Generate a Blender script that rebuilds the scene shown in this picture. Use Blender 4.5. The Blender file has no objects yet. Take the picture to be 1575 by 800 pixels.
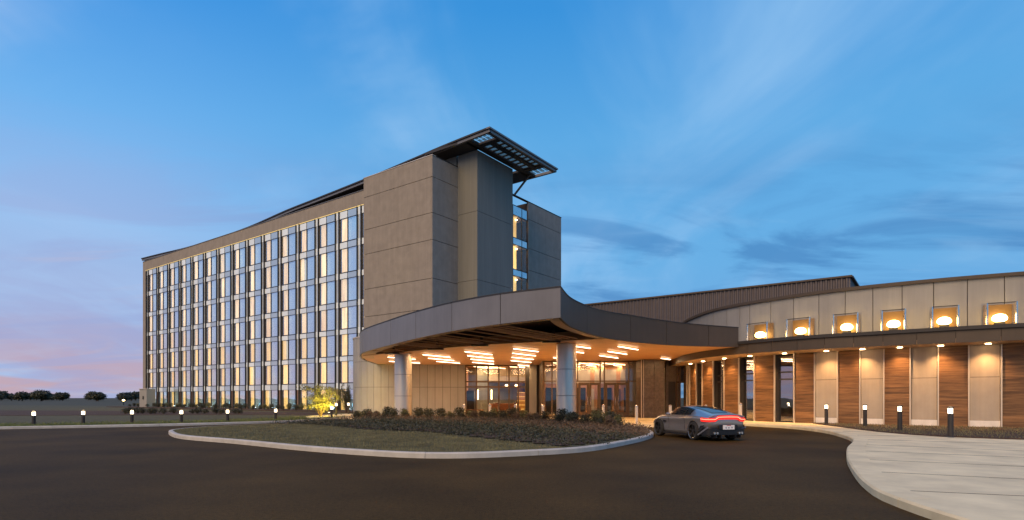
import bpy, bmesh, math, random
from mathutils import Vector, Matrix
import numpy as np
random.seed(7)
R = math.radians
SC = bpy.context.scene
COL = SC.collection

# ------------------------------------------------------------------ camera, world, sun, exposure
FPX, HZ, EYE = 880.0, 612.0, 1.5
cam_d = bpy.data.cameras.new('camera'); cam = bpy.data.objects.new('camera', cam_d); COL.objects.link(cam)
cam.location = (0, 0, EYE); cam.rotation_euler = (R(90), 0, 0)
cam_d.sensor_width = 36; cam_d.lens = FPX/1575*36; cam_d.shift_y = (HZ-400)/1575
cam_d.clip_start = .1; cam_d.clip_end = 6000
SC.camera = cam
SC.view_settings.view_transform = 'Standard'; SC.view_settings.look = 'None'
SC.view_settings.exposure = 0; SC.view_settings.gamma = 1

SUN_AZ = (-0.50, -0.866)          # where the after-glow comes from (horizontal direction)
SUN_EL = R(38)
sun_d = bpy.data.lights.new('sun', 'SUN'); sun = bpy.data.objects.new('sun', sun_d); COL.objects.link(sun)
sun_d.energy = 2.8; sun_d.angle = R(50); sun_d.color = (1, .63, .27)
sv = Vector((SUN_AZ[0]*math.cos(SUN_EL), SUN_AZ[1]*math.cos(SUN_EL), math.sin(SUN_EL)))
sun.rotation_euler = sv.to_track_quat('Z', 'Y').to_euler()
sun.location = sv*200

def srgb(r, g, b):
    f = lambda c: (c/255/12.92) if c/255 <= .04045 else ((c/255+.055)/1.055)**2.4
    return (f(r), f(g), f(b), 1)

world = bpy.data.worlds.new('World'); SC.world = world; world.use_nodes = True
nt = world.node_tree; nt.nodes.clear()
def N(t, **k):
    n = nt.nodes.new(t)
    for a, b in k.items(): setattr(n, a, b)
    return n
def L(a, b): nt.links.new(a, b)
def ramp(stops):
    r = N('ShaderNodeValToRGB'); e = r.color_ramp.elements
    while len(e) < len(stops): e.new(.5)
    for i, (p, c) in enumerate(stops): e[i].position = p; e[i].color = c
    return r
def mth(op, a, b=None, clamp=False):
    n = N('ShaderNodeMath', operation=op); n.use_clamp = clamp
    for i, x in enumerate((a, b)):
        if x is None: continue
        if isinstance(x, (int, float)): n.inputs[i].default_value = x
        else: L(x, n.inputs[i])
    return n.outputs[0]
def mixc(f, a, b):
    n = N('ShaderNodeMix', data_type='RGBA')
    for s, x in ((0, f), (6, a), (7, b)):
        if isinstance(x, (int, float)): n.inputs[s].default_value = x
        elif isinstance(x, tuple): n.inputs[s].default_value = x
        else: L(x, n.inputs[s])
    return n.outputs[2]
tc = N('ShaderNodeTexCoord'); sep = N('ShaderNodeSeparateXYZ'); L(tc.outputs['Generated'], sep.inputs[0])
dx, dy, dz = sep.outputs
zc = mth('MAXIMUM', dz, 0.0)
ra = ramp([(0, srgb(128, 168, 212)), (.08, srgb(104, 160, 212)), (.22, srgb(98, 166, 218)), (.40, srgb(88, 162, 218)), (.56, srgb(54, 140, 210)), (1, srgb(36, 96, 184))])
rb = ramp([(0, srgb(188, 162, 172)), (.05, srgb(178, 160, 182)), (.12, srgb(156, 166, 206)), (.24, srgb(146, 184, 228)), (.38, srgb(104, 170, 228)), (.54, srgb(58, 140, 216)), (1, srgb(36, 96, 184))])
L(zc, ra.inputs[0]); L(zc, rb.inputs[0])
fx = N('ShaderNodeMapRange', interpolation_type='SMOOTHSTEP'); L(dx, fx.inputs[0])
fx.inputs[1].default_value = -.05; fx.inputs[2].default_value = -.62; fx.inputs[3].default_value = 0; fx.inputs[4].default_value = 1
base = mixc(fx.outputs[0], ra.outputs[0], rb.outputs[0])
# clouds laid on a plane overhead: direction / (height + small)
den = mth('ADD', zc, .16)
cx, cy = mth('DIVIDE', dx, den), mth('DIVIDE', dy, den)
cmb = N('ShaderNodeCombineXYZ'); L(cx, cmb.inputs[0]); L(cy, cmb.inputs[1])
def cloud(scale, rot, sc, lo, hi, seed, detail=6, dist=.6):
    mp = N('ShaderNodeMapping'); L(cmb.outputs[0], mp.inputs[0])
    mp.inputs['Rotation'].default_value = (0, 0, rot); mp.inputs['Scale'].default_value = sc; mp.inputs['Location'].default_value = (seed, seed*.7, 0)
    n = N('ShaderNodeTexNoise'); L(mp.outputs[0], n.inputs['Vector'])
    n.inputs['Scale'].default_value = scale; n.inputs['Detail'].default_value = detail; n.inputs['Roughness'].default_value = .55; n.inputs['Distortion'].default_value = dist
    m = N('ShaderNodeMapRange', interpolation_type='SMOOTHSTEP'); L(n.outputs[0], m.inputs[0])
    m.inputs[1].default_value = lo; m.inputs[2].default_value = hi
    return m.outputs[0]
c1 = cloud(1.3, R(35), (1, .38, 1), .40, .66, 3.3)
c1b = cloud(.7, R(20), (1, .8, 1), .38, .58, 8.1)
pale = mixc(fx.outputs[0], srgb(136, 184, 228), srgb(158, 188, 228))
base = mixc(mth('MULTIPLY', mth('MULTIPLY', c1, c1b), .95), base, pale)
# low grey-blue bars near the horizon
c2 = cloud(1.15, R(-8), (.6, 1.5, 1), .42, .60, 12.4, 9, 1.1)
lowm = N('ShaderNodeMapRange', interpolation_type='SMOOTHSTEP'); L(dz, lowm.inputs[0])
lowm.inputs[1].default_value = .42; lowm.inputs[2].default_value = .22
dark = mixc(fx.outputs[0], srgb(66, 126, 184), srgb(146, 162, 208))
base = mixc(mth('MULTIPLY', mth('MULTIPLY', mth('MULTIPLY', c2, lowm.outputs[0]), mth('SUBTRACT', 1.0, mth('MULTIPLY', fx.outputs[0], .35))), .74), base, dark)
c3 = cloud(2.2, R(5), (.4, 1.6, 1), .55, .74, 22.0, 8, .5)
lite = mixc(fx.outputs[0], srgb(126, 178, 222), srgb(180, 176, 200))
base = mixc(mth('MULTIPLY', mth('MULTIPLY', c3, lowm.outputs[0]), .5), base, lite)
bg1 = N('ShaderNodeBackground'); L(base, bg1.inputs[0]); bg1.inputs[1].default_value = 1.10
sky = N('ShaderNodeTexSky', sky_type='NISHITA'); sky.sun_disc = False
sky.sun_elevation = R(-3)      # the sun itself is down at the skyline; the lamp stands for the broad after-glow above it; sky.sun_rotation = math.atan2(SUN_AZ[0], SUN_AZ[1])
bg2 = N('ShaderNodeBackground'); L(sky.outputs[0], bg2.inputs[0]); bg2.inputs[1].default_value = .05
add = N('ShaderNodeAddShader'); L(bg1.outputs[0], add.inputs[0]); L(bg2.outputs[0], add.inputs[1])
out = N('ShaderNodeOutputWorld'); L(add.outputs[0], out.inputs[0])

# ------------------------------------------------------------------ helpers
def W(u, v, z=0.0):
    Y = FPX*(EYE-z)/(v-HZ)
    return Vector(((u-787.5)/FPX*Y, Y, z))
def XU(u, Y): return (u-787.5)/FPX*Y
BASE = {}
def tag(o, label=None, cat=None, group=None, kind=None):
    if label: o['label'] = label
    if cat: o['category'] = cat
    if group: o['group'] = group
    if kind: o['kind'] = kind
    return o
def thing(name, label, cat, loc=(0, 0, 0), rz=0, group=None, local=False):
    o = bpy.data.objects.new(name, None); COL.objects.link(o); o.empty_display_size = .3
    o.location = loc; o.rotation_euler = (0, 0, rz)
    BASE[o.name] = Vector((0, 0, 0)) if local else Vector(loc)
    return tag(o, label, cat, group)
class MB:
    def __init__(s): s.v = []; s.f = []; s.mi = []
    def add(s, vs, fs, mi=0):
        n = len(s.v); s.v += [tuple(p) for p in vs]; s.f += [tuple(i+n for i in f) for f in fs]; s.mi += [mi]*len(fs); return s
    def box(s, x0, x1, y0, y1, z0, z1, mi=0):
        return s.add([(x0, y0, z0), (x1, y0, z0), (x1, y1, z0), (x0, y1, z0), (x0, y0, z1), (x1, y0, z1), (x1, y1, z1), (x0, y1, z1)],
                     [(0, 3, 2, 1), (4, 5, 6, 7), (0, 1, 5, 4), (1, 2, 6, 5), (2, 3, 7, 6), (3, 0, 4, 7)], mi)
    def bar(s, a, b, w, h, up=(0, 0, 1), mi=0):
        a = Vector(a); b = Vector(b); d = (b-a).normalized(); up = Vector(up)
        r = d.cross(up)
        if r.length < 1e-4: r = Vector((1, 0, 0))
        r.normalize(); q = r.cross(d).normalized()
        vs = [p + r*i*w/2 + q*j*h/2 for p in (a, b) for i, j in ((-1, -1), (1, -1), (1, 1), (-1, 1))]
        return s.add(vs, [(0, 1, 2, 3), (7, 6, 5, 4), (0, 4, 5, 1), (1, 5, 6, 2), (2, 6, 7, 3), (3, 7, 4, 0)], mi)
    def tube(s, pts, rad, n=10, cap=True, mi=0):
        pts = [Vector(p) for p in pts]; rs = rad if isinstance(rad, (list, tuple)) else [rad]*len(pts)
        vs = []; fs = []
        for i, p in enumerate(pts):
            d = (pts[min(i+1, len(pts)-1)]-pts[max(i-1, 0)]).normalized()
            a = d.cross(Vector((0, 0, 1)) if abs(d.z) < .95 else Vector((1, 0, 0))).normalized(); b = d.cross(a)
            for k in range(n):
                t = 2*math.pi*k/n; vs.append(p+(a*math.cos(t)+b*math.sin(t))*rs[i])
        for i in range(len(pts)-1):
            for k in range(n): fs.append((i*n+k, i*n+(k+1) % n, (i+1)*n+(k+1) % n, (i+1)*n+k))
        if cap: fs.append(tuple(range(n-1, -1, -1))); fs.append(tuple((len(pts)-1)*n+k for k in range(n)))
        return s.add(vs, fs, mi)
    def lathe(s, c, prof, n=24, mi=0):
        vs = []; fs = []
        for r, z in prof:
            for k in range(n):
                t = 2*math.pi*k/n; vs.append((c[0]+r*math.cos(t), c[1]+r*math.sin(t), c[2]+z))
        for i in range(len(prof)-1):
            for k in range(n): fs.append((i*n+k, i*n+(k+1) % n, (i+1)*n+(k+1) % n, (i+1)*n+k))
        fs.append(tuple(range(n-1, -1, -1))); fs.append(tuple((len(prof)-1)*n+k for k in range(n)))
        return s.add(vs, fs, mi)
    def prism(s, poly, z0, z1, mi=0):
        n = len(poly); vs = [(p[0], p[1], z0) for p in poly]+[(p[0], p[1], z1) for p in poly]
        fs = [(i, (i+1) % n, n+(i+1) % n, n+i) for i in range(n)]
        fs += [tuple(range(n-1, -1, -1)), tuple(range(n, 2*n))]
        return s.add(vs, fs, mi)
    def strip(s, A, B, z0a, z1a, z0b=None, z1b=None, mi=0):
        """solid between plan polylines A (front) and B (back); z may be lists"""
        n = len(A)
        g = lambda z, i: z[i] if isinstance(z, (list, tuple)) else z
        if z0b is None: z0b = z0a
        if z1b is None: z1b = z1a
        vs = []
        for i in range(n):
            vs += [(A[i][0], A[i][1], g(z0a, i)), (A[i][0], A[i][1], g(z1a, i)), (B[i][0], B[i][1], g(z1b, i)), (B[i][0], B[i][1], g(z0b, i))]
        fs = []
        for i in range(n-1):
            for k in range(4): fs.append((i*4+k, i*4+(k+1) % 4, (i+1)*4+(k+1) % 4, (i+1)*4+k))
        fs += [(3, 2, 1, 0), tuple((n-1)*4+k for k in range(4))]
        return s.add(vs, fs, mi)
    def mesh(s, name, mats, base=(0, 0, 0), smooth=False, tri=False):
        m = bpy.data.meshes.new(name); b = Vector(base)
        m.from_pydata([tuple(Vector(p)-b) for p in s.v], [], s.f)
        for x in (mats if isinstance(mats, (list, tuple)) else [mats]): m.materials.append(x)
        if any(s.mi): m.polygons.foreach_set('material_index', s.mi)
        bm = bmesh.new(); bm.from_mesh(m)
        if tri: bmesh.ops.triangulate(bm, faces=[f for f in bm.faces if len(f.verts) > 4])
        bmesh.ops.recalc_face_normals(bm, faces=bm.faces); bm.to_mesh(m); bm.free()
        if smooth:
            m.polygons.foreach_set('use_smooth', [True]*len(m.polygons))
            try: m.set_sharp_from_angle(angle=R(smooth if smooth is not True else 35))
            except Exception: pass
        m.update(); return m
    def build(s, name, mats, parent=None, base=None, smooth=False, tri=False, bevel=0):
        if base is None: base = BASE.get(parent.name, Vector((0, 0, 0))) if parent else Vector((0, 0, 0))
        me = s.mesh(name, mats, base, smooth, tri)
        o = bpy.data.objects.new(name, me); COL.objects.link(o)
        if parent: o.parent = parent; BASE[o.name] = Vector(base)
        else: o.location = base; BASE[o.name] = Vector(base)
        if bevel:
            md = o.modifiers.new('bevel', 'BEVEL'); md.width = bevel; md.segments = 2; md.limit_method = 'ANGLE'
        return o
def inst(name, me, parent, loc=(0, 0, 0), rz=0, sc=None):
    o = bpy.data.objects.new(name, me); COL.objects.link(o); o.parent = parent; o.location = loc; o.rotation_euler = (0, 0, rz)
    if sc: o.scale = sc
    return o
def kids(o): return [c for c in bpy.data.objects if c.parent == o]
def copy_tree(o, parent=None):
    c = o.copy(); COL.objects.link(c); c.parent = parent
    for ch in kids(o): copy_tree(ch, c)
    return c
def catmull(P, n=6, closed=False):
    P = [Vector(p) for p in P]; out = []; m = len(P)
    rng = range(m if closed else m-1)
    for i in rng:
        g = (lambda j: P[j % m]) if closed else (lambda j: P[max(0, min(m-1, j))])
        p0, p1, p2, p3 = g(i-1), g(i), g(i+1), g(i+2)
        for k in range(n):
            t = k/n
            out.append(.5*((2*p1)+(p2-p0)*t+(2*p0-5*p1+4*p2-p3)*t*t+(3*p1-p0-3*p2+p3)*t**3))
    if not closed: out.append(P[-1])
    return out
def offset(P, d, closed=False):
    """offset a plan polyline by d to its left"""
    out = []; m = len(P)
    for i in range(m):
        a = P[(i-1) % m] if closed else P[max(0, i-1)]; b = P[(i+1) % m] if closed else P[min(m-1, i+1)]
        t = Vector((b[0]-a[0], b[1]-a[1])).normalized()
        q = Vector(P[i]).copy(); q[0] += -t.y*d; q[1] += t.x*d; out.append(q)
    return out
class Curve:
    def __init__(s, pts, n=10):
        s.P = catmull([Vector((p[0], p[1], 0)) for p in pts], n); s.L = [0]
        for a, b in zip(s.P, s.P[1:]): s.L.append(s.L[-1]+(b-a).length)
    def at(s, l):
        l = max(0, min(s.L[-1]-1e-6, l))
        for i in range(len(s.L)-1):
            if s.L[i+1] >= l:
                t = (l-s.L[i])/(s.L[i+1]-s.L[i]); return s.P[i].lerp(s.P[i+1], t)
        return s.P[-1]
    def nrm(s, l):                     # left normal
        a = s.at(l-.05); b = s.at(l+.05); t = (b-a).normalized(); return Vector((-t.y, t.x, 0))
    def hit(s, u):                     # arc length where the curve crosses the sight line of column u
        sl = (u-787.5)/FPX
        for i in range(len(s.P)-1):
            a = s.P[i].x-sl*s.P[i].y; b = s.P[i+1].x-sl*s.P[i+1].y
            if a*b <= 0 and a != b: return s.L[i]+(s.L[i+1]-s.L[i])*a/(a-b)
        return None
    def seg(s, l0, l1, off, step=.5):
        n = max(1, int(abs(l1-l0)/step)); out = []
        for i in range(n+1):
            l = l0+(l1-l0)*i/n; p = s.at(l)+s.nrm(l)*off; out.append(p)
        return out

# ------------------------------------------------------------------ materials
MATS = {}
def mat(name, col, rough=.7, metal=0, var=.12, scale=3, bump=0, bscale=40, spec=.5, stretch=None, detail=5, emit=None, estr=0, coord='Object', rand=0):
    m = bpy.data.materials.new(name); m.use_nodes = True; t = m.node_tree; n = t.nodes; b = n['Principled BSDF']
    b.inputs['Roughness'].default_value = rough; b.inputs['Metallic'].default_value = metal; b.inputs['Specular IOR Level'].default_value = spec
    c = Vector(col[:3]); b.inputs['Base Color'].default_value = (*c, 1)
    if var or bump:
        tcn = n.new('ShaderNodeTexCoord'); mp = n.new('ShaderNodeMapping'); t.links.new(tcn.outputs[coord], mp.inputs[0])
        if stretch: mp.inputs['Scale'].default_value = stretch
    if var:
        no = n.new('ShaderNodeTexNoise'); no.inputs['Scale'].default_value = scale; no.inputs['Detail'].default_value = detail; no.inputs['Roughness'].default_value = .6
        t.links.new(mp.outputs[0], no.inputs['Vector'])
        cr = n.new('ShaderNodeValToRGB'); e = cr.color_ramp.elements
        e[0].position = .3; e[1].position = .7; e[0].color = (*[max(0, x*(1-var)) for x in c], 1); e[1].color = (*[min(1, x*(1+var)) for x in c], 1)
        t.links.new(no.outputs[0], cr.inputs[0]); last = cr.outputs[0]
        if rand:
            oi = n.new('ShaderNodeObjectInfo'); mr = n.new('ShaderNodeMapRange'); mr.inputs[3].default_value = 1-rand; mr.inputs[4].default_value = 1+rand
            t.links.new(oi.outputs['Random'], mr.inputs[0])
            vm = n.new('ShaderNodeVectorMath'); vm.operation = 'SCALE'; t.links.new(last, vm.inputs[0]); t.links.new(mr.outputs[0], vm.inputs['Scale']); last = vm.outputs[0]
        t.links.new(last, b.inputs['Base Color'])
    if bump:
        bn = n.new('ShaderNodeTexNoise'); bn.inputs['Scale'].default_value = bscale; bn.inputs['Detail'].default_value = 4
        t.links.new(mp.outputs[0], bn.inputs['Vector']); bp = n.new('ShaderNodeBump'); bp.inputs['Strength'].default_value = bump; bp.inputs['Distance'].default_value = .02
        t.links.new(bn.outputs[0], bp.inputs['Height']); t.links.new(bp.outputs[0], b.inputs['Normal'])
    if emit: b.inputs['Emission Color'].default_value = (*emit, 1); b.inputs['Emission Strength'].default_value = estr
    MATS[name] = m; return m
def emis(name, col, s):
    m = bpy.data.materials.new(name); m.use_nodes = True; t = m.node_tree; t.nodes.clear()
    e = t.nodes.new('ShaderNodeEmission'); e.inputs[0].default_value = (*col, 1); e.inputs[1].default_value = s
    o = t.nodes.new('ShaderNodeOutputMaterial'); t.links.new(e.outputs[0], o.inputs[0]); return m
def glass(name, fac, tint=(.9, .93, .95), gl=(1, 1, 1), rough=.0):
    m = bpy.data.materials.new(name); m.use_nodes = True; t = m.node_tree; t.nodes.clear(); n = t.nodes
    tr = n.new('ShaderNodeBsdfTransparent'); tr.inputs[0].default_value = (*tint, 1)
    g = n.new('ShaderNodeBsdfGlossy'); g.inputs[0].default_value = (*gl, 1); g.inputs['Roughness'].default_value = rough
    lw = n.new('ShaderNodeLayerWeight'); lw.inputs[0].default_value = .5
    pw = n.new('ShaderNodeMath'); pw.operation = 'POWER'; pw.inputs[1].default_value = 5; t.links.new(lw.outputs['Facing'], pw.inputs[0])
    mr = n.new('ShaderNodeMapRange'); t.links.new(pw.outputs[0], mr.inputs[0]); mr.inputs[3].default_value = fac; mr.inputs[4].default_value = 1
    # faint pane-to-pane waviness
    tcn = n.new('ShaderNodeTexCoord'); no = n.new('ShaderNodeTexNoise'); no.inputs['Scale'].default_value = .6; no.inputs['Detail'].default_value = 1
    t.links.new(tcn.outputs['Object'], no.inputs['Vector']); bp = n.new('ShaderNodeBump'); bp.inputs['Strength'].default_value = .08; bp.inputs['Distance'].default_value = .05
    t.links.new(no.outputs[0], bp.inputs['Height']); t.links.new(bp.outputs[0], g.inputs['Normal'])
    mx = n.new('ShaderNodeMixShader'); t.links.new(mr.outputs[0], mx.inputs[0]); t.links.new(tr.outputs[0], mx.inputs[1]); t.links.new(g.outputs[0], mx.inputs[2])
    o = n.new('ShaderNodeOutputMaterial'); t.links.new(mx.outputs[0], o.inputs[0]); return m
def curtain_mat(name, c0, c1, lo, hi):
    m = bpy.data.materials.new(name); m.use_nodes = True; t = m.node_tree; n = t.nodes; b = n['Principled BSDF']
    b.inputs['Base Color'].default_value = (.6, .5, .4, 1); b.inputs['Roughness'].default_value = .9
    tcn = n.new('ShaderNodeTexCoord'); oi = n.new('ShaderNodeObjectInfo'); mp = n.new('ShaderNodeMapping'); mp.inputs['Scale'].default_value = (2.2, 1, .35)
    t.links.new(tcn.outputs['Object'], mp.inputs[0]); t.links.new(oi.outputs['Location'], mp.inputs['Location'])
    no = n.new('ShaderNodeTexNoise'); no.inputs['Scale'].default_value = 1.3; no.inputs['Detail'].default_value = 3; t.links.new(mp.outputs[0], no.inputs['Vector'])
    cr = n.new('ShaderNodeValToRGB'); e = cr.color_ramp.elements; e[0].position = .35; e[1].position = .62; e[0].color = (*c0, 1); e[1].color = (*c1, 1)
    t.links.new(no.outputs[0], cr.inputs[0]); t.links.new(cr.outputs[0], b.inputs['Emission Color'])
    mr = n.new('ShaderNodeMapRange'); mr.inputs[3].default_value = lo; mr.inputs[4].default_value = hi; t.links.new(oi.outputs['Random'], mr.inputs[0])
    t.links.new(mr.outputs[0], b.inputs['Emission Strength']); return m

M = dict(
 taupe=mat('taupe_stucco', (.285, .255, .215), .85, var=.10, scale=1.2, bump=.25, bscale=60),
 taupe2=mat('rib_stucco', (.19, .195, .175), .8, var=.06, scale=1.0, bump=.5, bscale=9, stretch=(8, 8, .02)),
 joint=mat('joint_dark', (.05, .04, .035), .9, var=0),
 greymetal=mat('grey_metal_panel', (.185, .18, .178), .42, .22, var=.10, scale=.6, rand=.05),
 darkmetal=mat('bronze_metal_panel', (.075, .056, .040), .6, .15, var=.08, scale=.8, rand=.06),
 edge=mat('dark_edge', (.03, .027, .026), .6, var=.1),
 black=mat('black_fin', (.012, .012, .014), .4, var=0),
 frame=mat('window_frame_dark', (.05, .05, .055), .45, .3, var=0),
 bronze=mat('bronze_frame', (.13, .085, .05), .5, .3, var=.1, scale=4),
 white=mat('white_spandrel', (.82, .93, .97), .12, var=.04, spec=1, scale=.8, rand=.06),
 pale=mat('pale_spandrel', (.52, .64, .72), .12, var=.04, scale=.8, rand=.06, spec=1),
 narrow=mat('narrow_strip_glass', (.66, .74, .78), .12, .25, var=.1, scale=.5, spec=1, rand=.15),
 pale2=mat('blue_grey_spandrel', (.50, .62, .70), .06, .35, var=.04, scale=.8, rand=.06, spec=1),
 backing=mat('glowing_backing', (.50, .58, .62), .7, emit=(.80, .84, .84), estr=.34, var=.1, scale=1, rand=.2),  # own glow added to lighten the panes in front
 pier=mat('brown_pier', (.22, .15, .11), .8, var=.1),
 goldpanel=mat('bronze_back_panel', (.20, .115, .035), .45, .2, var=.1, scale=2),
 gold=mat('gold_strip', (.8, .6, .2), .4, var=0, emit=(1, .74, .25), estr=.55),
 wallpanel=mat('beige_wall_panel', (.36, .345, .31), .5, .15, var=.06, scale=.9, rand=.04),
 soffit=mat('soffit_panel', (.70, .38, .17), .42, .1, var=.10, scale=1.2, bump=.05, bscale=3),
 lip=mat('canopy_lip', (.55, .38, .23), .5, .1, var=.06),
 beam=mat('canopy_beam', (.50, .31, .19), .6, var=.08),
 deck=mat('canopy_deck', (.02, .017, .014), .8, var=.2),
 steel=mat('brushed_column', (.86, .78, .66), .30, .55, var=.05, scale=2, stretch=(1, 1, .2)),
 chrome=mat('bright_metal', (.75, .72, .68), .25, .9, var=0),
 wood=None, plaster=mat('plaster_panel', (.40, .35, .29), .8, var=.07, scale=1.5, bump=.1),
 trim=mat('pale_trim', (.62, .56, .48), .4, .3, var=.05),
 base=mat('white_base', (.75, .73, .7), .7, var=.08),
 lightwall=mat('light_wall_panel', (.29, .285, .27), .6, .05, var=.05, scale=.8, rand=.04),
 rib=mat('ribbed_cladding', (.11, .095, .095), .5, .3, var=.08, scale=2),
 stone=mat('dark_stone', (.10, .075, .055), .35, var=.35, scale=5, bump=.1),
 concrete=mat('concrete_paving', (.72, .63, .39), .85, var=.2, scale=.9, bump=.2, bscale=80, detail=9),
 kerb=mat('kerb_concrete', (.48, .47, .42), .8, var=.12, scale=3, bump=.2, rand=.05),
 asphalt=None,
 lawn=mat('lawn_soil', (.075, .072, .03), .95, var=.35, scale=2.5, bump=.6, bscale=30, detail=10),
 ground=mat('ground_grass', (.05, .048, .02), .95, var=.3, scale=.5),
 mulch=mat('mulch', (.06, .036, .022), .95, var=.5, scale=9, bump=.8, bscale=60, detail=10),
 bark=mat('bark', (.09, .06, .04), .9, var=.3, scale=10),
 leafd=mat('leaf_dark', (.052, .055, .028), .6, var=.45, scale=6),
 leafg=mat('leaf_green', (.13, .13, .045), .55, var=.45, scale=5),
 leafb=mat('leaf_brown', (.15, .10, .06), .7, var=.5, scale=5),
 grassb=mat('grass_blade', (.17, .16, .075), .7, var=.4, scale=1.5),
 grassg=mat('grass_green', (.14, .17, .045), .7, var=.4, scale=1.5),
 led=emis('led_strip', (1, .74, .48), 7.0),
 ledin=emis('led_strip_inside', (1, .70, .40), 9.0),
 lamp=emis('lamp_glow', (1, .72, .38), 14),
 lampw=emis('lamp_warm_white', (1, .80, .52), 9),
 flood=emis('flood_glow', (1, .66, .24), 20),
 uplens=emis('uplight_lens', (.75, .92, 1), 16),
 down=emis('downlight_lens', (1, .62, .30), 26),
 curtain=curtain_mat('curtain_lit', (.72, .44, .16), (1.0, .74, .36), .95, 1.6),
 curtainlow=curtain_mat('curtain_amber', (.80, .46, .08), (1.0, .68, .18), .95, 1.55),
 lobbywall=mat('lobby_wood', (.42, .22, .10), .5, var=.2, scale=2, stretch=(6, 6, .4)),
 lobbyfloor=mat('lobby_floor', (.30, .22, .15), .25, var=.1),
 leather=mat('brown_leather', (.30, .12, .05), .5, var=.2),
 darkwood=mat('dark_wood', (.05, .03, .02), .5, var=.2),
 g_hotel=glass('hotel_glass', .20, (.95, .95, .95)),
 g_blue=glass('hotel_glass_blue', .58, (.8, .9, .95)),
 g_lobby=glass('lobby_glass', .05, (.96, .93, .88)),
 g_pav=glass('pavilion_glass', .28, (.8, .8, .8)),
)
# wood cladding: long horizontal boards, grain along the wall
def wood_mat():
    m = bpy.data.materials.new('wood_cladding'); m.use_nodes = True; t = m.node_tree; n = t.nodes; b = n['Principled BSDF']
    b.inputs['Roughness'].default_value = .55
    tcn = n.new('ShaderNodeTexCoord'); oi = n.new('ShaderNodeObjectInfo')
    mp = n.new('ShaderNodeMapping'); mp.inputs['Scale'].default_value = (.45, .45, 7); t.links.new(oi.outputs['Random'], mp.inputs['Location']); t.links.new(tcn.outputs['Object'], mp.inputs[0])
    n1 = n.new('ShaderNodeTexNoise'); n1.inputs['Scale'].default_value = 1.6; n1.inputs['Detail'].default_value = 8; n1.inputs['Roughness'].default_value = .65; t.links.new(mp.outputs[0], n1.inputs['Vector'])
    cr = n.new('ShaderNodeValToRGB'); e = cr.color_ramp.elements; e[0].position = .32; e[1].position = .68
    e[0].color = (.085, .040, .016, 1); e[1].color = (.30, .155, .062, 1); t.links.new(n1.outputs[0], cr.inputs[0])
    mr = n.new('ShaderNodeMapRange'); mr.inputs[3].default_value = .78; mr.inputs[4].default_value = 1.18; t.links.new(oi.outputs['Random'], mr.inputs[0])
    vm = n.new('ShaderNodeVectorMath'); vm.operation = 'SCALE'; t.links.new(cr.outputs[0], vm.inputs[0]); t.links.new(mr.outputs[0], vm.inputs['Scale'])
    t.links.new(vm.outputs[0], b.inputs['Base Color'])
    bp = n.new('ShaderNodeBump'); bp.inputs['Strength'].default_value = .4; bp.inputs['Distance'].default_value = .02; t.links.new(n1.outputs[0], bp.inputs['Height']); t.links.new(bp.outputs[0], b.inputs['Normal'])
    return m
M['wood'] = wood_mat()
def streaks(m, amt=.09):
    """rain streaks and dust: long vertical noise multiplied into the base colour"""
    t = m.node_tree; n = t.nodes; b = n['Principled BSDF']; l = b.inputs['Base Color'].links[0]; src = l.from_socket
    g = n.new('ShaderNodeNewGeometry'); mp = n.new('ShaderNodeMapping'); mp.inputs['Scale'].default_value = (2.2, 2.2, .12); t.links.new(g.outputs['Position'], mp.inputs[0])
    no = n.new('ShaderNodeTexNoise'); no.inputs['Scale'].default_value = 1.1; no.inputs['Detail'].default_value = 7; no.inputs['Roughness'].default_value = .7; t.links.new(mp.outputs[0], no.inputs['Vector'])
    mr = n.new('ShaderNodeMapRange'); mr.inputs[1].default_value = .35; mr.inputs[2].default_value = .65; mr.inputs[3].default_value = 1-amt; mr.inputs[4].default_value = 1+amt*.5; t.links.new(no.outputs[0], mr.inputs[0])
    vm = n.new('ShaderNodeVectorMath'); vm.operation = 'SCALE'; t.links.new(src, vm.inputs[0]); t.links.new(mr.outputs[0], vm.inputs['Scale']); t.links.new(vm.outputs[0], b.inputs['Base Color'])
for k in ('taupe', 'taupe2', 'greymetal', 'darkmetal', 'lightwall', 'plaster', 'wallpanel', 'base', 'rib'): streaks(M[k])
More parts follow.
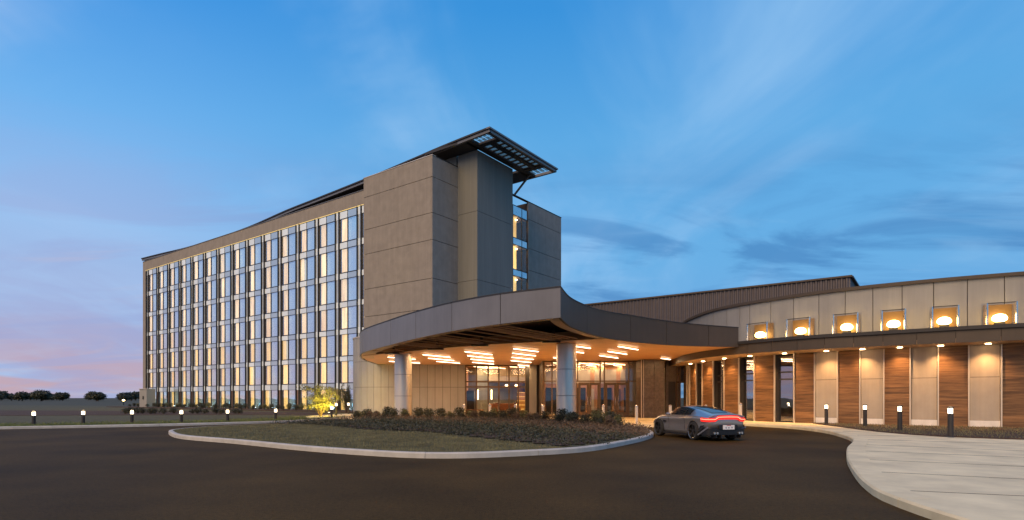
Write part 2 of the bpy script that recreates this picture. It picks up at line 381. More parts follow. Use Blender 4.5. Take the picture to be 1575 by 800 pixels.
def asphalt_mat():
    m = bpy.data.materials.new('asphalt'); m.use_nodes = True; t = m.node_tree; n = t.nodes; b = n['Principled BSDF']
    b.inputs['Roughness'].default_value = .75; b.inputs['Specular IOR Level'].default_value = .1
    tcn = n.new('ShaderNodeTexCoord')
    a = n.new('ShaderNodeTexNoise'); a.inputs['Scale'].default_value = 55; a.inputs['Detail'].default_value = 3; t.links.new(tcn.outputs['Object'], a.inputs['Vector'])
    c = n.new('ShaderNodeTexNoise'); c.inputs['Scale'].default_value = .35; c.inputs['Detail'].default_value = 6; t.links.new(tcn.outputs['Object'], c.inputs['Vector'])
    r1 = n.new('ShaderNodeValToRGB'); e = r1.color_ramp.elements; e[0].position = .35; e[1].position = .72; e[0].color = (.048, .029, .008, 1); e[1].color = (.110, .068, .018, 1)
    t.links.new(a.outputs[0], r1.inputs[0])
    r2 = n.new('ShaderNodeMapRange'); r2.inputs[1].default_value = .3; r2.inputs[2].default_value = .7; r2.inputs[3].default_value = .5; r2.inputs[4].default_value = 1.1; t.links.new(c.outputs[0], r2.inputs[0])
    vm = n.new('ShaderNodeVectorMath'); vm.operation = 'SCALE'; d_ = n.new('ShaderNodeTexNoise'); d_.inputs['Scale'].default_value = 14; d_.inputs['Detail'].default_value = 6; d_.inputs['Roughness'].default_value = .8; t.links.new(tcn.outputs['Object'], d_.inputs['Vector'])
    r3 = n.new('ShaderNodeMapRange'); r3.inputs[1].default_value = .3; r3.inputs[2].default_value = .7; r3.inputs[3].default_value = .55; r3.inputs[4].default_value = 1.45; t.links.new(d_.outputs[0], r3.inputs[0])
    r4 = n.new('ShaderNodeMath'); r4.operation = 'MULTIPLY'; t.links.new(r2.outputs[0], r4.inputs[0]); t.links.new(r3.outputs[0], r4.inputs[1])
    t.links.new(r1.outputs[0], vm.inputs[0]); t.links.new(r4.outputs[0], vm.inputs['Scale']); t.links.new(vm.outputs[0], b.inputs['Base Color'])
    bp = n.new('ShaderNodeBump'); bp.inputs['Strength'].default_value = .6; bp.inputs['Distance'].default_value = .01; t.links.new(a.outputs[0], bp.inputs['Height']); t.links.new(bp.outputs[0], b.inputs['Normal'])
    return m
M['asphalt'] = asphalt_mat()

# ------------------------------------------------------------------ ground
g = MB(); g.add([(-3000, -300, -.06), (3000, -300, -.06), (3000, 5000, -.06), (-3000, 5000, -.06)], [(0, 1, 2, 3)])
tag(g.build('ground', M['ground']), kind='structure')
LK = catmull([(-60, 6, 0), (-42, 17.5, 0), (-29, 25, 0), (-20, 29.3, 0), (-15.7, 32.4, 0), (-13.6, 34.8, 0), (-12.3, 38.5, 0), (-11.9, 43, 0), (-12, 50, 0)], 5)
RK = catmull([(13.4, 44, 0), (12.6, 36, 0), (12.3, 31.4, 0), (12.9, 29.6, 0), (13.5, 27.6, 0), (13.3, 24.4, 0), (12.2, 20.95, 0), (11.15, 18.7, 0), (9.5, 16.2, 0), (8.07, 13.8, 0), (7.06, 11.95, 0), (5.81, 9.43, 0), (5.26, 7.72, 0), (5.1, 5, 0), (5.6, 1, 0), (6.5, -6, 0)], 5)
ap = [(p.x, p.y) for p in LK]+[(13.4, 50)]+[(p.x, p.y) for p in RK]+[(-60, -6)]
g = MB(); g.add([(x, y, 0) for x, y in ap], [tuple(range(len(ap)))])
tag(g.build('road', M['asphalt'], tri=True), kind='structure')
# concrete drive below the canopy
pl = [(-11.9, 50)]+[(-11.9, 43), (-12.1, 39.5), (-9, 38.6), (-6, 36), (-1, 31.5), (3, 29.6), (6.2, 29), (9.3, 29.3), (12.3, 30.9), (12.6, 36), (13.4, 44), (13.4, 50)]
g = MB(); g.add([(x, y, .006) for x, y in pl], [tuple(range(len(pl)))])
tag(g.build('plaza', M['concrete'], tri=True), kind='structure')
# slab joints of the plaza are real grooves: thin dark strips set into it
g = MB()
for Y in (31.5, 34.5, 37.5, 40.5, 43): g.box(-2.5 if Y < 37 else -8, 12.3, Y, Y+.02, .008, .012)
for X in (-5, -2, 1, 4, 7, 10): g.box(X, X+.02, 37.6 if X < 2 else 30.4, 49, .0125, .0145)
tag(g.build('paving_joint', M['joint']), kind='structure')
def kerb_run(path, parent, w, z, seg, side=1, mat_='kerb', depth=.0):
    c = Curve(path, 4); l = 0
    while l < c.L[-1]-.3:
        e = min(c.L[-1], l+seg)
        A = c.seg(l+.006, e-.006, 0, .45); B = c.seg(l+.006, e-.006, side*w, .45); A2 = c.seg(l+.006, e-.006, side*.03, .45)
        m = MB(); n = len(A); vs = []
        for a, a2, b in zip(A, A2, B): vs += [(a.x, a.y, depth), (a.x, a.y, z-.03), (a2.x, a2.y, z), (b.x, b.y, z), (b.x, b.y, depth)]
        fs = []
        for i in range(n-1):
            for k in range(5): fs.append((i*5+k, i*5+(k+1) % 5, (i+1)*5+(k+1) % 5, (i+1)*5+k))
        fs += [(4, 3, 2, 1, 0), tuple((n-1)*5+k for k in range(5))]
        m.add(vs, fs); m.build('kerb_stone', M[mat_], parent, smooth=30)
        l = e
# left lawn (raised behind its kerb)
far = [(-12, 60), (-70, 100), (-260, 160), (-260, 6)]
lw = [(p.x, p.y) for p in offset(LK, .14)]+far
g = MB(); g.add([(x, y, .11) for x, y in lw], [tuple(range(len(lw)))])
lawn = tag(g.build('lawn', M['lawn'], tri=True), kind='structure')
kerb_run([(p.x, p.y) for p in LK[::2]], lawn, .16, .13, 3.0)
# right pavement
rp = [(p.x, p.y) for p in offset(RK, .16)]+[(60, -6), (60, 20), (40, 30), (30, 50), (14, 50)]
g = MB(); g.add([(x, y, .125) for x, y in rp], [tuple(range(len(rp)))])
pave = tag(g.build('pavement', M['concrete'], tri=True), kind='structure')
kerb_run([(p.x, p.y) for p in RK[::2]], pave, .42, .135, 2.4, mat_='concrete')
g = MB(); rk = Curve([(p.x, p.y) for p in RK], 3); l = 4
while l < rk.L[-1]-1:
    p = rk.at(l); n_v = rk.nrm(l); a = p+n_v*.43; b = p+n_v*(2.1 if p.y > 24 else 5.5)
    if p.x > 5 and p.y < 32: g.bar((a.x, a.y, .1265), (b.x, b.y, .1265), .018, .005)
    l += 2.4
tag(g.build('pavement_joint', M['joint']), kind='structure')
# planting bed beside the pavilion
bed = [(16.2, 30.9), (15.5, 27.2), (14.9, 24.2), (14.8, 21.6), (15.6, 19.7), (18, 18.2), (24, 16.8), (34, 16), (34, 24), (19.5, 29), (17.3, 30.6)]
bedc = [(p.x, p.y) for p in catmull([(x, y, 0) for x, y in bed], 4, True)]
g = MB(); g.prism(bedc, .11, .165); tag(g.build('planting_bed', M['mulch'], tri=True), kind='structure')
# facade bed
A0 = Vector((-7.24, 52, 0)); D1 = Vector((-.808, .589, 0)); D2 = Vector((.589, .808, 0))
def HP(t, w, z=0): return A0+D1*t+D2*w+Vector((0, 0, z))
hb = [HP(6, 0), HP(6, -3.5), HP(30, -4), HP(64, -4), HP(64, 0)]
g = MB(); g.prism([(p.x, p.y) for p in hb], .10, .19); tag(g.build('mulch_bed', M['mulch'], tri=True), kind='structure')
fb = catmull([(-46, 44, 0), (-33, 45.5, 0), (-24, 46.5, 0), (-17, 46, 0), (-14.5, 45, 0), (-17, 52, 0), (-26, 57, 0), (-40, 60, 0), (-60, 62, 0), (-58, 48, 0)], 4, True)
g = MB(); g.prism([(p.x, p.y) for p in fb], .10, .135); tag(g.build('soil_bed', M['mulch'], tri=True), kind='structure')
g = MB(); wk = catmull([(-13.4, 38.6, 0), (-12.4, 43, 0), (-12.4, 49, 0), (-13.8, 49, 0), (-15.2, 44, 0), (-14.6, 40.5, 0)], 4, True)
g.prism([(p.x, p.y) for p in wk], .112, .15); tag(g.build('walkway', M['concrete'], tri=True), kind='structure')

# island
IS = [(-13.9, 23.2), (-12, 20.8), (-8.97, 18.6), (-5.93, 16.2), (-3.69, 14.8), (-2.3, 14.2), (-1.07, 14.2), (0, 14.6), (1.48, 15.4), (2.49, 16.4), (3.85, 18.6), (4.85, 20.5), (5.55, 22.4), (5.95, 24.9), (5.9, 27), (5.1, 30.3), (3.4, 33.2), (-1, 36.3), (-5, 38.9), (-8, 39.6), (-9.4, 38), (-9.7, 33.8), (-11.3, 30.6), (-13.6, 28.6), (-14.7, 26.6), (-14.6, 24.6)]
isl = catmull([(x, y, 0) for x, y in IS], 4, True)
inner = offset(isl, .15, True)
cen = Vector((-3.2, 26, 0))
g = MB(); rings = [inner]+[[p.lerp(cen, k) for p in inner] for k in (.12, .3, .55, .8)]
zs = (.13, .17, .22, .26, .28); vs = []; fs = []; n = len(inner)
for r_, z in zip(rings, zs): vs += [(p.x, p.y, z) for p in r_]
for i in range(len(rings)-1):
    for k in range(n): fs.append((i*n+k, i*n+(k+1) % n, (i+1)*n+(k+1) % n, (i+1)*n+k))
fs.append(tuple((len(rings)-1)*n+k for k in range(n))); g.add(vs, fs)
island = tag(g.build('traffic_island', M['lawn'], smooth=True), kind='structure')
kerb_run([(p.x, p.y) for p in isl]+[(isl[0].x, isl[0].y)], island, .16, .145, 3.0)
def isz(x, y):
    """height of the island's mound"""
    best = 0
    p = Vector((x, y, 0)); d = (p-cen); L_ = d.length
    if L_ < .01: return .28
    ang = math.atan2(d.y, d.x); m = min(inner, key=lambda q: abs((math.atan2(q.y-cen.y, q.x-cen.x)-ang+math.pi) % (2*math.pi)-math.pi))
    k = 1-L_/max(.1, (m-cen).length)
    ks = (0, .12, .3, .55, .8)
    for i in range(4):
        if k < ks[i+1]: return zs[i]+(zs[i+1]-zs[i])*max(0, k-ks[i])/(ks[i+1]-ks[i])
    return .28
# mulch line on the island: everything behind it is planting
mul = [W(u, v, .2) for u, v in ((405, 651), (450, 652.5), (500, 657), (545, 662), (600, 665.5), (660, 668), (720, 674), (800, 680), (870, 685.5), (915, 689.5))]
mc = Curve([(p.x, p.y) for p in mul], 6)
def poly_in(x, y, P):
    c = False; j = len(P)-1
    for i in range(len(P)):
        if (P[i][1] > y) != (P[j][1] > y) and x < (P[j][0]-P[i][0])*(y-P[i][1])/(P[j][1]-P[i][1])+P[i][0]: c = not c
        j = i
    return c
INN = [(p.x, p.y) for p in inner]
mulp = [(p.x, p.y) for p in mc.P]+[(8, 16), (9, 45), (-12, 45), (-13, 31)]
def in_mulch(x, y): return poly_in(x, y, INN) and poly_in(x, y, mulp)

# ------------------------------------------------------------------ hotel
H = thing('hotel_building', 'tall taupe hotel wing with a long lit curtain wall and flat overhanging roof', 'hotel', tuple(A0), math.atan2(-.589, .808), local=True)
# local frame: X = -t (towards the near end), Y = w (into the depth)
def hb_box(name, m, t0, t1, w0, w1, z0, z1, parent=None, bevel=0):
    return MB().box(-t1, -t0, w0, w1, z0, z1).build(name, m, parent or H, base=(0, 0, 0), bevel=bevel)
ZT = [3.05, 5.85, 8.66, 11.5, 14.5, 17.7, 20.93]; HT = [.66, .55, .57, .6, .64, .70, .80]
hb_box('wall', M['edge'], 9.2, 61.2, .75, 22.2, 0, 22.3)            # core behind the glass
hb_box('wall_end', M['taupe'], 60.5, 61.4, -.02, 22.2, 0, 22.4)
fasc = hb_box('parapet_band', M['taupe'], 9.2, 60.5, -.02, .8, 20.98, 22.4)
hb_box('light_strip', M['gold'], 9.2, 60.5, -.05, -.021, 20.93, 20.99)
hb_box('coping', M['greymetal'], 9.2, 61.4, -.08, .9, 22.402, 22.46)
# near end block, cast in big panels with open joints
endw = hb_box('end_wall', M['joint'], .04, 9.2, .04, 10.55, 0, 23.4)
hb_box('end_wall', M['joint'], .04, 9.2, 15.25, 22.1, 0, 23.4); hb_box('end_wall', M['plaster'], 1.6, 9.2, 10.55, 15.25, 0, 23.4)
zj = [0, 3.3, 6.6, 9.55, 12.6, 15.55, 18.55, 19.15, 22.0, 23.5]
zjL = [0, 3.3, 6.6, 9.6, 12.35, 15.85, 18.3, 21.55, 23.5]
for a, b in zip(zjL, zjL[1:]): hb_box('wall_panel', M['taupe'], -.0, 9.35, -.14, .04, a+.025, b-.02, endw)
WS0, WS1 = 10.6, 15.2
for a, b in zip(zjL, zjL[1:]):
    hb_box('wall_panel', M['taupe'], -.14, .04, -.14, WS0, a+.025, b-.02, endw)
    hb_box('wall_panel', M['taupe'], -.14, .04, WS1, 22.3, a+.025, b-.02, endw)
hb_box('coping', M['trim'], -.17, 9.4, -.17, .3, 23.5, 23.56); hb_box('coping', M['edge'], -.17, .2, .3, 22.35, 23.5, 23.56)
# end windows stack
for (z0, z1) in ((0, 3), (3, 5.4), (6.4, 8.4), (9.2, 11.6), (12.0, 14.8), (15.5, 18.2), (18.9, 21.4)):
    pass
ez = [3.2, 6.3, 9.3, 12.3, 15.5, 18.95, 22.45]; eh = [.7, .7, .7, .7, .7, .75, 1.05]
for i in range(1, 7):
    top = ez[i]; sp = eh[i]; bot = ez[i-1]
    fr = MB()
    for y in (WS0, WS0+1.8, 14.1, WS1): fr.box(-.02, .06, y-.03, y+.03, bot, top)
    for z in (bot, top-sp, top): fr.box(-.015, .055, WS0, WS1, z-.035, z+.035)
    w = fr.build('window', M['frame'], H, base=(0, 0, 0))
    MB().box(-.0, .02, WS0, WS1, top-sp, top).build('spandrel_panel', M['pale'], w, base=(0, 0, 0))
    MB().box(.022, .035, WS0, WS1, top-sp, top).build('pane', M['g_blue'], w, base=(0, 0, 0))
    MB().box(.0, .015, WS0, WS1, bot, top-sp).build('pane', M['g_lobby'], w, base=(0, 0, 0))
    MB().box(-1.6, -.05, WS0-.05, WS1+.05, top-sp, top-.01).build('floor_slab', M['plaster'], w, base=(0, 0, 0))
    ld = bpy.data.lights.new('room', 'POINT'); ld.energy = 26; ld.color = (1, .66, .30); ld.shadow_soft_size = .1
    lo = bpy.data.objects.new('room_lamp', ld); COL.objects.link(lo); lo.parent = H; lo.location = (-.75, 13.3, top-sp-.3)
    MB().box(-.45, -.4, WS0, 13.65, bot, top-sp).build('curtain', M['curtainlow'], w, base=(0, 0, 0))
    MB().lathe((-.28, 13.5, top-sp-.35), [(.0, 0), (.12, .03), (.12, .1), (0, .14)], 12).build('ceiling_lamp', M['lampw'], w, base=(0, 0, 0))
# curtain wall windows
P_ = 3.54
rnd = random.Random(3)
levels = [(0.2, ZT[0], HT[0])]+[(ZT[i-1], ZT[i], HT[i]) for i in range(1, 7)]
def win_meshes(z0, z1, hs, c0, c1, b0, low):
    """c0..c1 curtain pane, b0..c0 blue pane in t measured from T (negative)"""
    d = {}
    f = MB()
    for t in (c0, b0, c1): f.box(-t-.025, -t+.025, -.03, .1, z0, z1)
    for z in (z0+.02, z1-hs, z1-.02): f.box(-c1, -b0, -.025, .09, z-.022, z+.022)
    d['frame'] = f.mesh('window_frame', M['frame'])
    d['p1'] = MB().box(-c1, -c0, .03, .045, z0, z1-hs).mesh('pane_clear', M['g_hotel'])
    d['p2'] = MB().box(-c0, -b0, .03, .045, z0, z1-hs).mesh('pane_blue', M['g_blue'])
    d['s1'] = MB().box(-c1, -c0, .0, .03, z1-hs, z1).mesh('spandrel_white', M['white'])
    d['s2'] = MB().box(-c0, -b0, .0, .03, z1-hs, z1).mesh('spandrel_pale', M['pale2'])
    cu = MB(); n = 14; x0, x1 = -c1, -c0
    vs = []
    for i in range(n+1):
        x = x0+(x1-x0)*(.07+.76*i/n); y = .22+.035*(i % 2); vs += [(x, y, z0), (x, y, z1-hs+.02)]
    cu.add(vs, [(2*i, 2*i+2, 2*i+3, 2*i+1) for i in range(n)])
    d['cu'] = cu.mesh('curtain', M['curtainlow'] if low else M['curtain'])
    d['bk'] = MB().box(-c1, -b0, .5, .52, z0, z1-hs).mesh('room_glow_panel', M['backing'])  # glowing panel stands for room light behind the panes
    return d
for li, (z0, z1, hs) in enumerate(levels):
    d = win_meshes(z0, z1, hs, -2.23, -.93, -3.74, li < 3)
    st = MB().box(.33, .80, .0, .03, z1-hs, z1).mesh('spandrel_white', M['white'])
    sg = MB().box(.33, .80, .03, .045, z0, z1-hs).mesh('pane_narrow', M['g_blue'] if li else M['pier'])
    if li: sg = MB().box(.33, .80, .03, .045, z0, z1-hs).mesh('pane_narrow', M['narrow'])
    for k in range(15):
        T = 10.74+P_*k
        if k == 0:
            dd = win_meshes(z0, z1, hs, -1.52, -.93, -1.54, li < 3)
            w = inst('window', dd['frame'], H, (-T, 0, 0)); inst('pane', dd['p1'], w); inst('spandrel_panel', dd['s1'], w); inst('curtain', dd['cu'], w)
        else:
            w = inst('window', d['frame'], H, (-T, 0, 0))
            inst('pane', d['p1'], w); inst('pane', d['p2'], w); inst('spandrel_panel', d['s1'], w); inst('spandrel_panel', d['s2'], w)
            c = inst('curtain', d['cu'], w); inst('room_glow_panel', d['bk'], w)
            if rnd.random() < .35: c.scale = (rnd.uniform(.72, .95), 1, 1)
        inst('spandrel_panel', st, w); inst('pane', sg, w)
fin = MB().box(-.042, .042, -.12, .03, .1, 20.93).mesh('fin', M['black'])
for k in range(15):
    T = 10.74+P_*k
    for o_ in (.265, .865): inst('mullion_fin', fin, H, (-T+o_, 0, 0))
# ground-floor spotlights, and unseen lights added behind the glass for the pane glow
upm = MB().lathe((0, 0, 0), [(.07, 0), (.07, .16), (.055, .17), (.0, .171)], 10).mesh('uplight', M['black'])
upl = MB().lathe((0, 0, .172), [(.05, 0), (.05, .012), (0, .014)], 10).mesh('lens', M['uplens'])
for k in range(1, 15):
    T = 10.74+P_*k
    u_ = inst('facade_uplight', upm, None, tuple(HP(T-2.98, -.32, .19)))
    tag(u_, 'small black spotlight in the mulch before the ground-floor glass of the hotel', 'spotlight', 'spotlights along the foot of the hotel glass')
    inst('lens', upl, u_)
    ld = bpy.data.lights.new('uplight', 'POINT'); ld.energy = 70; ld.color = (.50, .84, 1); ld.shadow_soft_size = .05
    lo = bpy.data.objects.new('pane_glow_lamp', ld); COL.objects.link(lo); lo.location = HP(T-2.98, .3, .42)
# stair tower
tw = hb_box('stair_tower', M['joint'], -2.44, -.05, 3.38, 8.83, 0, 24.55)
for a, b in ((0, 6.6), (6.6, 12.5), (12.5, 18.9), (18.9, 24.58)):
    hb_box('wall_panel', M['taupe2'], -2.49, -.14, 3.33, 3.38, a+.02, b-.01, tw)
for a, b in ((0, 6.6), (6.6, 12.5), (12.5, 18.9), (18.9, 24.58)):
    hb_box('wall_panel', M['taupe2'], -2.54, -2.49, 3.33, 8.93, a+.02, b-.01, tw)
# roof: long overhanging slab with concave front edge + open trellis at the near end
ZR1, ZR0 = 25.0, 24.62
def toloc(p): d = Vector(p)-A0; return Vector((-d.dot(D1), d.dot(D2), p[2]))
re = [W(u, v, ZR1) for u, v in ((753, 196), (700, 217), (664, 232), (640, 242.5), (563, 275), (488, 305), (440.5, 323.75), (383, 349), (330, 367.5), (288, 380.5), (250, 389.5), (218, 397.5))]
rl = [toloc(p) for p in re]
rl = catmull(rl, 4)
xs_tr = -2.4                     # local X where the solid slab ends and the trellis begins
solid = [p for p in rl if p.x < xs_tr]
first = Vector((xs_tr, np.interp(-xs_tr, [-q.x for q in rl], [q.y for q in rl]), 0))
front = [first]+solid
poly = [(p.x, p.y+.25) for p in front]+[(front[-1].x, 12.3), (xs_tr, 12.3)]
MB().prism(poly, ZR0+.05, ZR1-.06).build('roof', M['edge'], H, base=(0, 0, 0), tri=True)
MB().strip([(p.x, p.y) for p in rl], [(p.x, p.y+.22) for p in rl], ZR0, ZR1-.12).build('roof_edge', M['greymetal'], H, base=(0, 0, 0))
MB().strip([(p.x, p.y-.12) for p in rl], [(p.x, p.y+.3) for p in rl], ZR1-.12, ZR1+.02).build('gutter', M['edge'], H, base=(0, 0, 0))
XN = rl[0].x; W0 = rl[0].y; W1 = W0+11.06
tb = MB()
tb.box(XN-.22, XN, W0+.0, W1, ZR0, ZR1-.12); tb.box(XN-.3, XN+.12, W0-.12, W1+.12, ZR1-.12, ZR1+.02)
tb.build('roof_edge', M['greymetal'], H, base=(0, 0, 0))
MB().box(xs_tr, XN, W1-.22, W1, ZR0, ZR1-.12).build('roof_edge', M['greymetal'], H, base=(0, 0, 0))
for (x0, x1, y0, y1) in ((XN-3.12, XN-2.45, W0+.3, W1-.2), (xs_tr-.1, xs_tr+.25, W0+1.2, W1-.2), (XN-1.58, XN-1.12, W0+1.7, W1-2.0), (XN-.40, XN-.22, W0+.2, W1-.2), (xs_tr, XN-2.9, W0+.2, W0+2.2), (xs_tr, XN-2.9, W1-2.1, W1-.2)):
    MB().box(x0, x1, y0, y1, ZR0+.02, ZR1-.14).build('trellis_beam', M['edge'], H, base=(0, 0, 0))
for y in (W0+1.82, W1-2.0):
    MB().box(xs_tr, XN-.2, y-.3, y+.3, ZR0+.03, ZR1-.15).build('trellis_beam', M['edge'], H, base=(0, 0, 0))
pv = bpy.data.materials.new('translucent_pane'); pv.use_nodes = True; t = pv.node_tree; b = t.nodes['Principled BSDF']
b.inputs['Base Color'].default_value = (.40, .56, .56, 1); b.inputs['Roughness'].default_value = .4; b.inputs['Alpha'].default_value = .6
tcn = t.nodes.new('ShaderNodeTexTranslucent') if False else None
pm = MB().box(-.5, .5, -.4, .4, -.01, .01).mesh('pane', pv)
ny = 9; y0, y1 = W0+2.15, W1-2.35; dyy = (y1-y0)/ny
for i in range(ny+1): MB().box(XN-2.5, XN-.3, y0+dyy*i-.07, y0+dyy*i+.07, ZR0+.1, ZR1-.16).build('trellis_beam', M['edge'], H, base=(0, 0, 0))
for i in range(ny):
    for cx_ in (XN-.75, XN-1.92): inst('trellis_pane', pm, H, (cx_, y0+dyy*(i+.5), ZR1-.2), 0, (.95 if True else 1, .98, 1))
for i in range(5):
    for cy_ in (W0+.55, W0+1.15): inst('trellis_pane', pm, H, (XN-.6-i*.47, cy_, ZR1-.2), R(90), (.5, .44, 1))
for i in range(4):
    inst('trellis_pane', pm, H, (XN-.65-i*.55, W1-1.05, ZR1-.2), R(90), (1.0, .5, 1))
for i in range(16):
    x = XN-3.1-i*.42
    if -3.0 < x: pass
    if x > xs_tr-2.2:
        MB().box(x-.03, x+.03, W0+.4+max(0, (XN-x))*.05, W0+1.6, ZR0+.03, ZR0+.09).build('rafter', M['trim'], H, base=(0, 0, 0))
    MB().box(x-.03, x+.03, W1-1.7, W1-.4, ZR0+.03, ZR0+.09).build('rafter', M['trim'], H, base=(0, 0, 0))
MB().box(XN-.1, XN-.04, W0, W0, 0, 0) 
q0 = toloc(W(790, 294, 23.5)); q0 = Vector((.3, 12.4, 23.5)); q1 = Vector((XN-2.6, W1-1.0, ZR0+.05))
MB().bar(q0, q1, .16, .16).build('roof_brace', M['greymetal'], H, base=(0, 0, 0))
# penthouse wall in the shade below the roof
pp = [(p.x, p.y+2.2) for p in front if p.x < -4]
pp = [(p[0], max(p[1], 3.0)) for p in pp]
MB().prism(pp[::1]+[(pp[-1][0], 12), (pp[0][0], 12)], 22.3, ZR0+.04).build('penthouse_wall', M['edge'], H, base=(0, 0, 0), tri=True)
MB().box(-9.1, -.1, 3.4, 12, 23.5, ZR0+.04).build('penthouse_wall', M['taupe2'], H, base=(0, 0, 0))
# small service wall at the far end
sb = thing('service_enclosure', 'low beige service enclosure against the far end of the hotel', 'enclosure', (XU(219, 82), 82, 0))
m = MB(); m.box(XU(214.5, 82), XU(225.5, 82), 82, 84, 0, 2.75); m.build('wall', M['wallpanel'], sb)
m = MB(); m.box(XU(214, 82), XU(226, 82), 81.9, 84.1, 2.75, 2.83); m.build('coping', M['trim'], sb)
m = MB(); m.box(XU(219.5, 82), XU(221, 82), 81.93, 82, 1.3, 1.75); m.build('vent', M['edge'], sb)

# ------------------------------------------------------------------ lobby under the canopy
ZS = 4.35
LB = thing('lobby_building', 'glazed hotel lobby with beige metal panel wall and bronze doors under the canopy', 'lobby', (0, 49.7, 0))
wc = Curve([(-13.2, 57), (-14.3, 54), (-14.35, 51.8), (-13.6, 49.9), (-12, 48.95), (-10, 48.8), (-8, 49.2), (-4.04, 49.7)], 8)
wc_b = [0, 1.6, 3.2]; l_ = 3.2
lend = wc.L[-1]
nn = int(round((lend-3.2)/.655))
cuts = [0, 1.5, 3.0]+[3.0+(lend-3.0)*i/nn for i in range(1, nn+1)]
MB().strip(wc.seg(0, lend, .06, .4), wc.seg(0, lend, .35, .4), 0, 6.7).build('wall', M['joint'], LB)
for a, b in zip(cuts, cuts[1:]):
    for z0, z1 in ((.0, 2.42), (2.42, 4.62), (4.62, 6.72)):
        MB().strip(wc.seg(a+.012, b-.012, -.0, .3), wc.seg(a+.012, b-.012, .07, .3), z0+.012, z1-.012).build('wall_panel', M['wallpanel'], LB)
MB().strip(wc.seg(0, lend, -.05, .4), wc.seg(0, lend, .5, .4), 6.72, 6.8).build('coping', M['trim'], LB)
# low security lights on the curved wall
for u in (546.5, 560):
    p = W(u, 623, 1.0); l = wc.hit(u); q = wc.at(l)+wc.nrm(l)*-.04
    MB().lathe((q.x, q.y, .98), [(0, 0), (.09, .02), (.09, .12), (0, .16)], 12).build('wall_lamp', M['lampw'], LB)
# glazing, left bay
YG = 49.7
def glazing(name, x0, x1, Y, z0, z1, mull, trans, fw=.07, parent=None, dp=.14):
    f = MB()
    for x in mull: f.box(x-fw/2, x+fw/2, Y-dp/2, Y+dp/2, z0, z1)
    for z in trans: f.box(x0, x1, Y-dp/2+.01, Y+dp/2-.01, z-fw/2, z+fw/2)
    w = f.build(name, M['bronze'], parent or LB)
    for a, b in zip(mull, mull[1:]):
        MB().box(a, b, Y-.006, Y+.006, z0, z1).build('pane', M['g_lobby'], w)
    return w
mu = [XU(u, YG) for u in (716.5, 733, 751, 767.3, 783, 797, 808.6)]
glazing('glazed_screen', mu[0], mu[-1], YG, 0, ZS, mu, (.06, 2.45, 2.9, 4.3), .13)
MB().box(mu[-1], XU(814, YG), YG-.1, YG+.3, 0, ZS).build('pier', M['edge'], LB)
MB().box(XU(814, YG), XU(825, YG), YG-.45, YG+.3, 0, ZS).build('pier', M['wallpanel'], LB)
MB().box(XU(825, YG), XU(833, YG), YG-.2, YG+.1, 0, ZS).build('pier', M['edge'], LB)
# vestibule: side wall and door front
YD = 44.0
xa = XU(836, YD)
MB().box(xa-.08, xa+.08, YD, YG, 0, ZS).build('pier', M['bronze'], LB)
xm = [XU(u, YD) for u in (836, 849, 858, 888.5, 923, 929.5, 967, 979.5)]
glazing('transom_screen', xm[0], xm[-1], YD, 2.72, ZS, xm, (2.78, 4.3), .09)
glazing('side_light', xm[0], xm[2], YD, 0, 2.72, xm[:3], (.08,), .09)
glazing('side_light', xm[4], xm[5], YD, 0, 2.72, xm[4:6], (.08,), .09)
glazing('side_light', xm[6], xm[7], YD, 0, 2.72, xm[6:8], (.08,), .09)
def door(x0, x1, Y, ht=2.68):
    d = MB(); s = .17
    d.box(x0, x0+s, Y-.05, Y+.05, .02, ht); d.box(x1-s, x1, Y-.05, Y+.05, .02, ht)
    d.box(x0+s, x1-s, Y-.048, Y+.048, .02, .42); d.box(x0+s, x1-s, Y-.048, Y+.048, ht-.2, ht)
    o = d.build('door', M['bronze'], LB)
    MB().box(x0+s, x1-s, Y-.006, Y+.006, .42, ht-.2).build('pane', M['g_lobby'], o)
    hx = x1-.1 if door.flip else x0+.1; door.flip = not door.flip
    MB().tube([(hx, Y-.05, .9), (hx, Y-.14, .95), (hx, Y-.14, 1.6), (hx, Y-.05, 1.65)], .018, 8).build('handle', M['chrome'], o)
door.flip = True
for a, b in ((858, 873), (873.3, 888), (889.5, 905.8), (906.1, 922.3), (930.5, 948), (948.3, 966)): door(XU(a, YD), XU(b, YD), YD)
# dark stone block beside the doors, in courses
SX0, SX1, SY = XU(979.8, YD), XU(1022, 42.6), 42.6
stb = MB().box(SX0+.02, SX1-.02, SY+.02, SY+6, 0, ZS).build('stone_pier', M['joint'], LB)
xc = XU(990, SY)
for j in range(6):
    z0, z1 = j*.74, min(ZS, (j+1)*.74)
    for a, b in ((SX0, xc-.01), (xc+.01, (xc+SX1)/2-.01), ((xc+SX1)/2+.01, SX1)):
        MB().box(a, b, SY-.03, SY+.02, z0+.01, z1-.01).build('stone', M['stone'], stb)
    MB().box(SX0-.05, SX0+.02, SY-.03, SY+1.3, z0+.01, z1-.01).build('stone', M['bronze'], stb)
MB().box(SX0-.02, SX0+.03, SY-.08, SY-.031, 0, ZS).build('corner_trim', M['trim'], stb)
MB().box(xc-.03, xc+.0, SY-.06, SY-.031, 0, ZS).build('corner_trim', M['trim'], stb)
# recessed side door and blue glazed link
MB().box(XU(1024, 44), XU(1028, 44), 44, 44.2, 0, ZS).build('pier', M['stone'], LB)
MB().box(XU(1024, 44), XU(1040, 44), 44.02, 44.2, 2.75, ZS).build('wall', M['stone'], LB)
d = MB(); x0, x1 = XU(1028, 44), XU(1039, 44); d.box(x0, x1, 44.04, 44.1, .02, 2.75); d.build('door', M['black'], LB)
glazing('glazed_link', XU(1040, 44.5), XU(1060, 44.5), 44.5, 0, ZS, [XU(u, 44.5) for u in (1040, 1045.5, 1053, 1060)], (.06, 2.72, 4.3), .12)
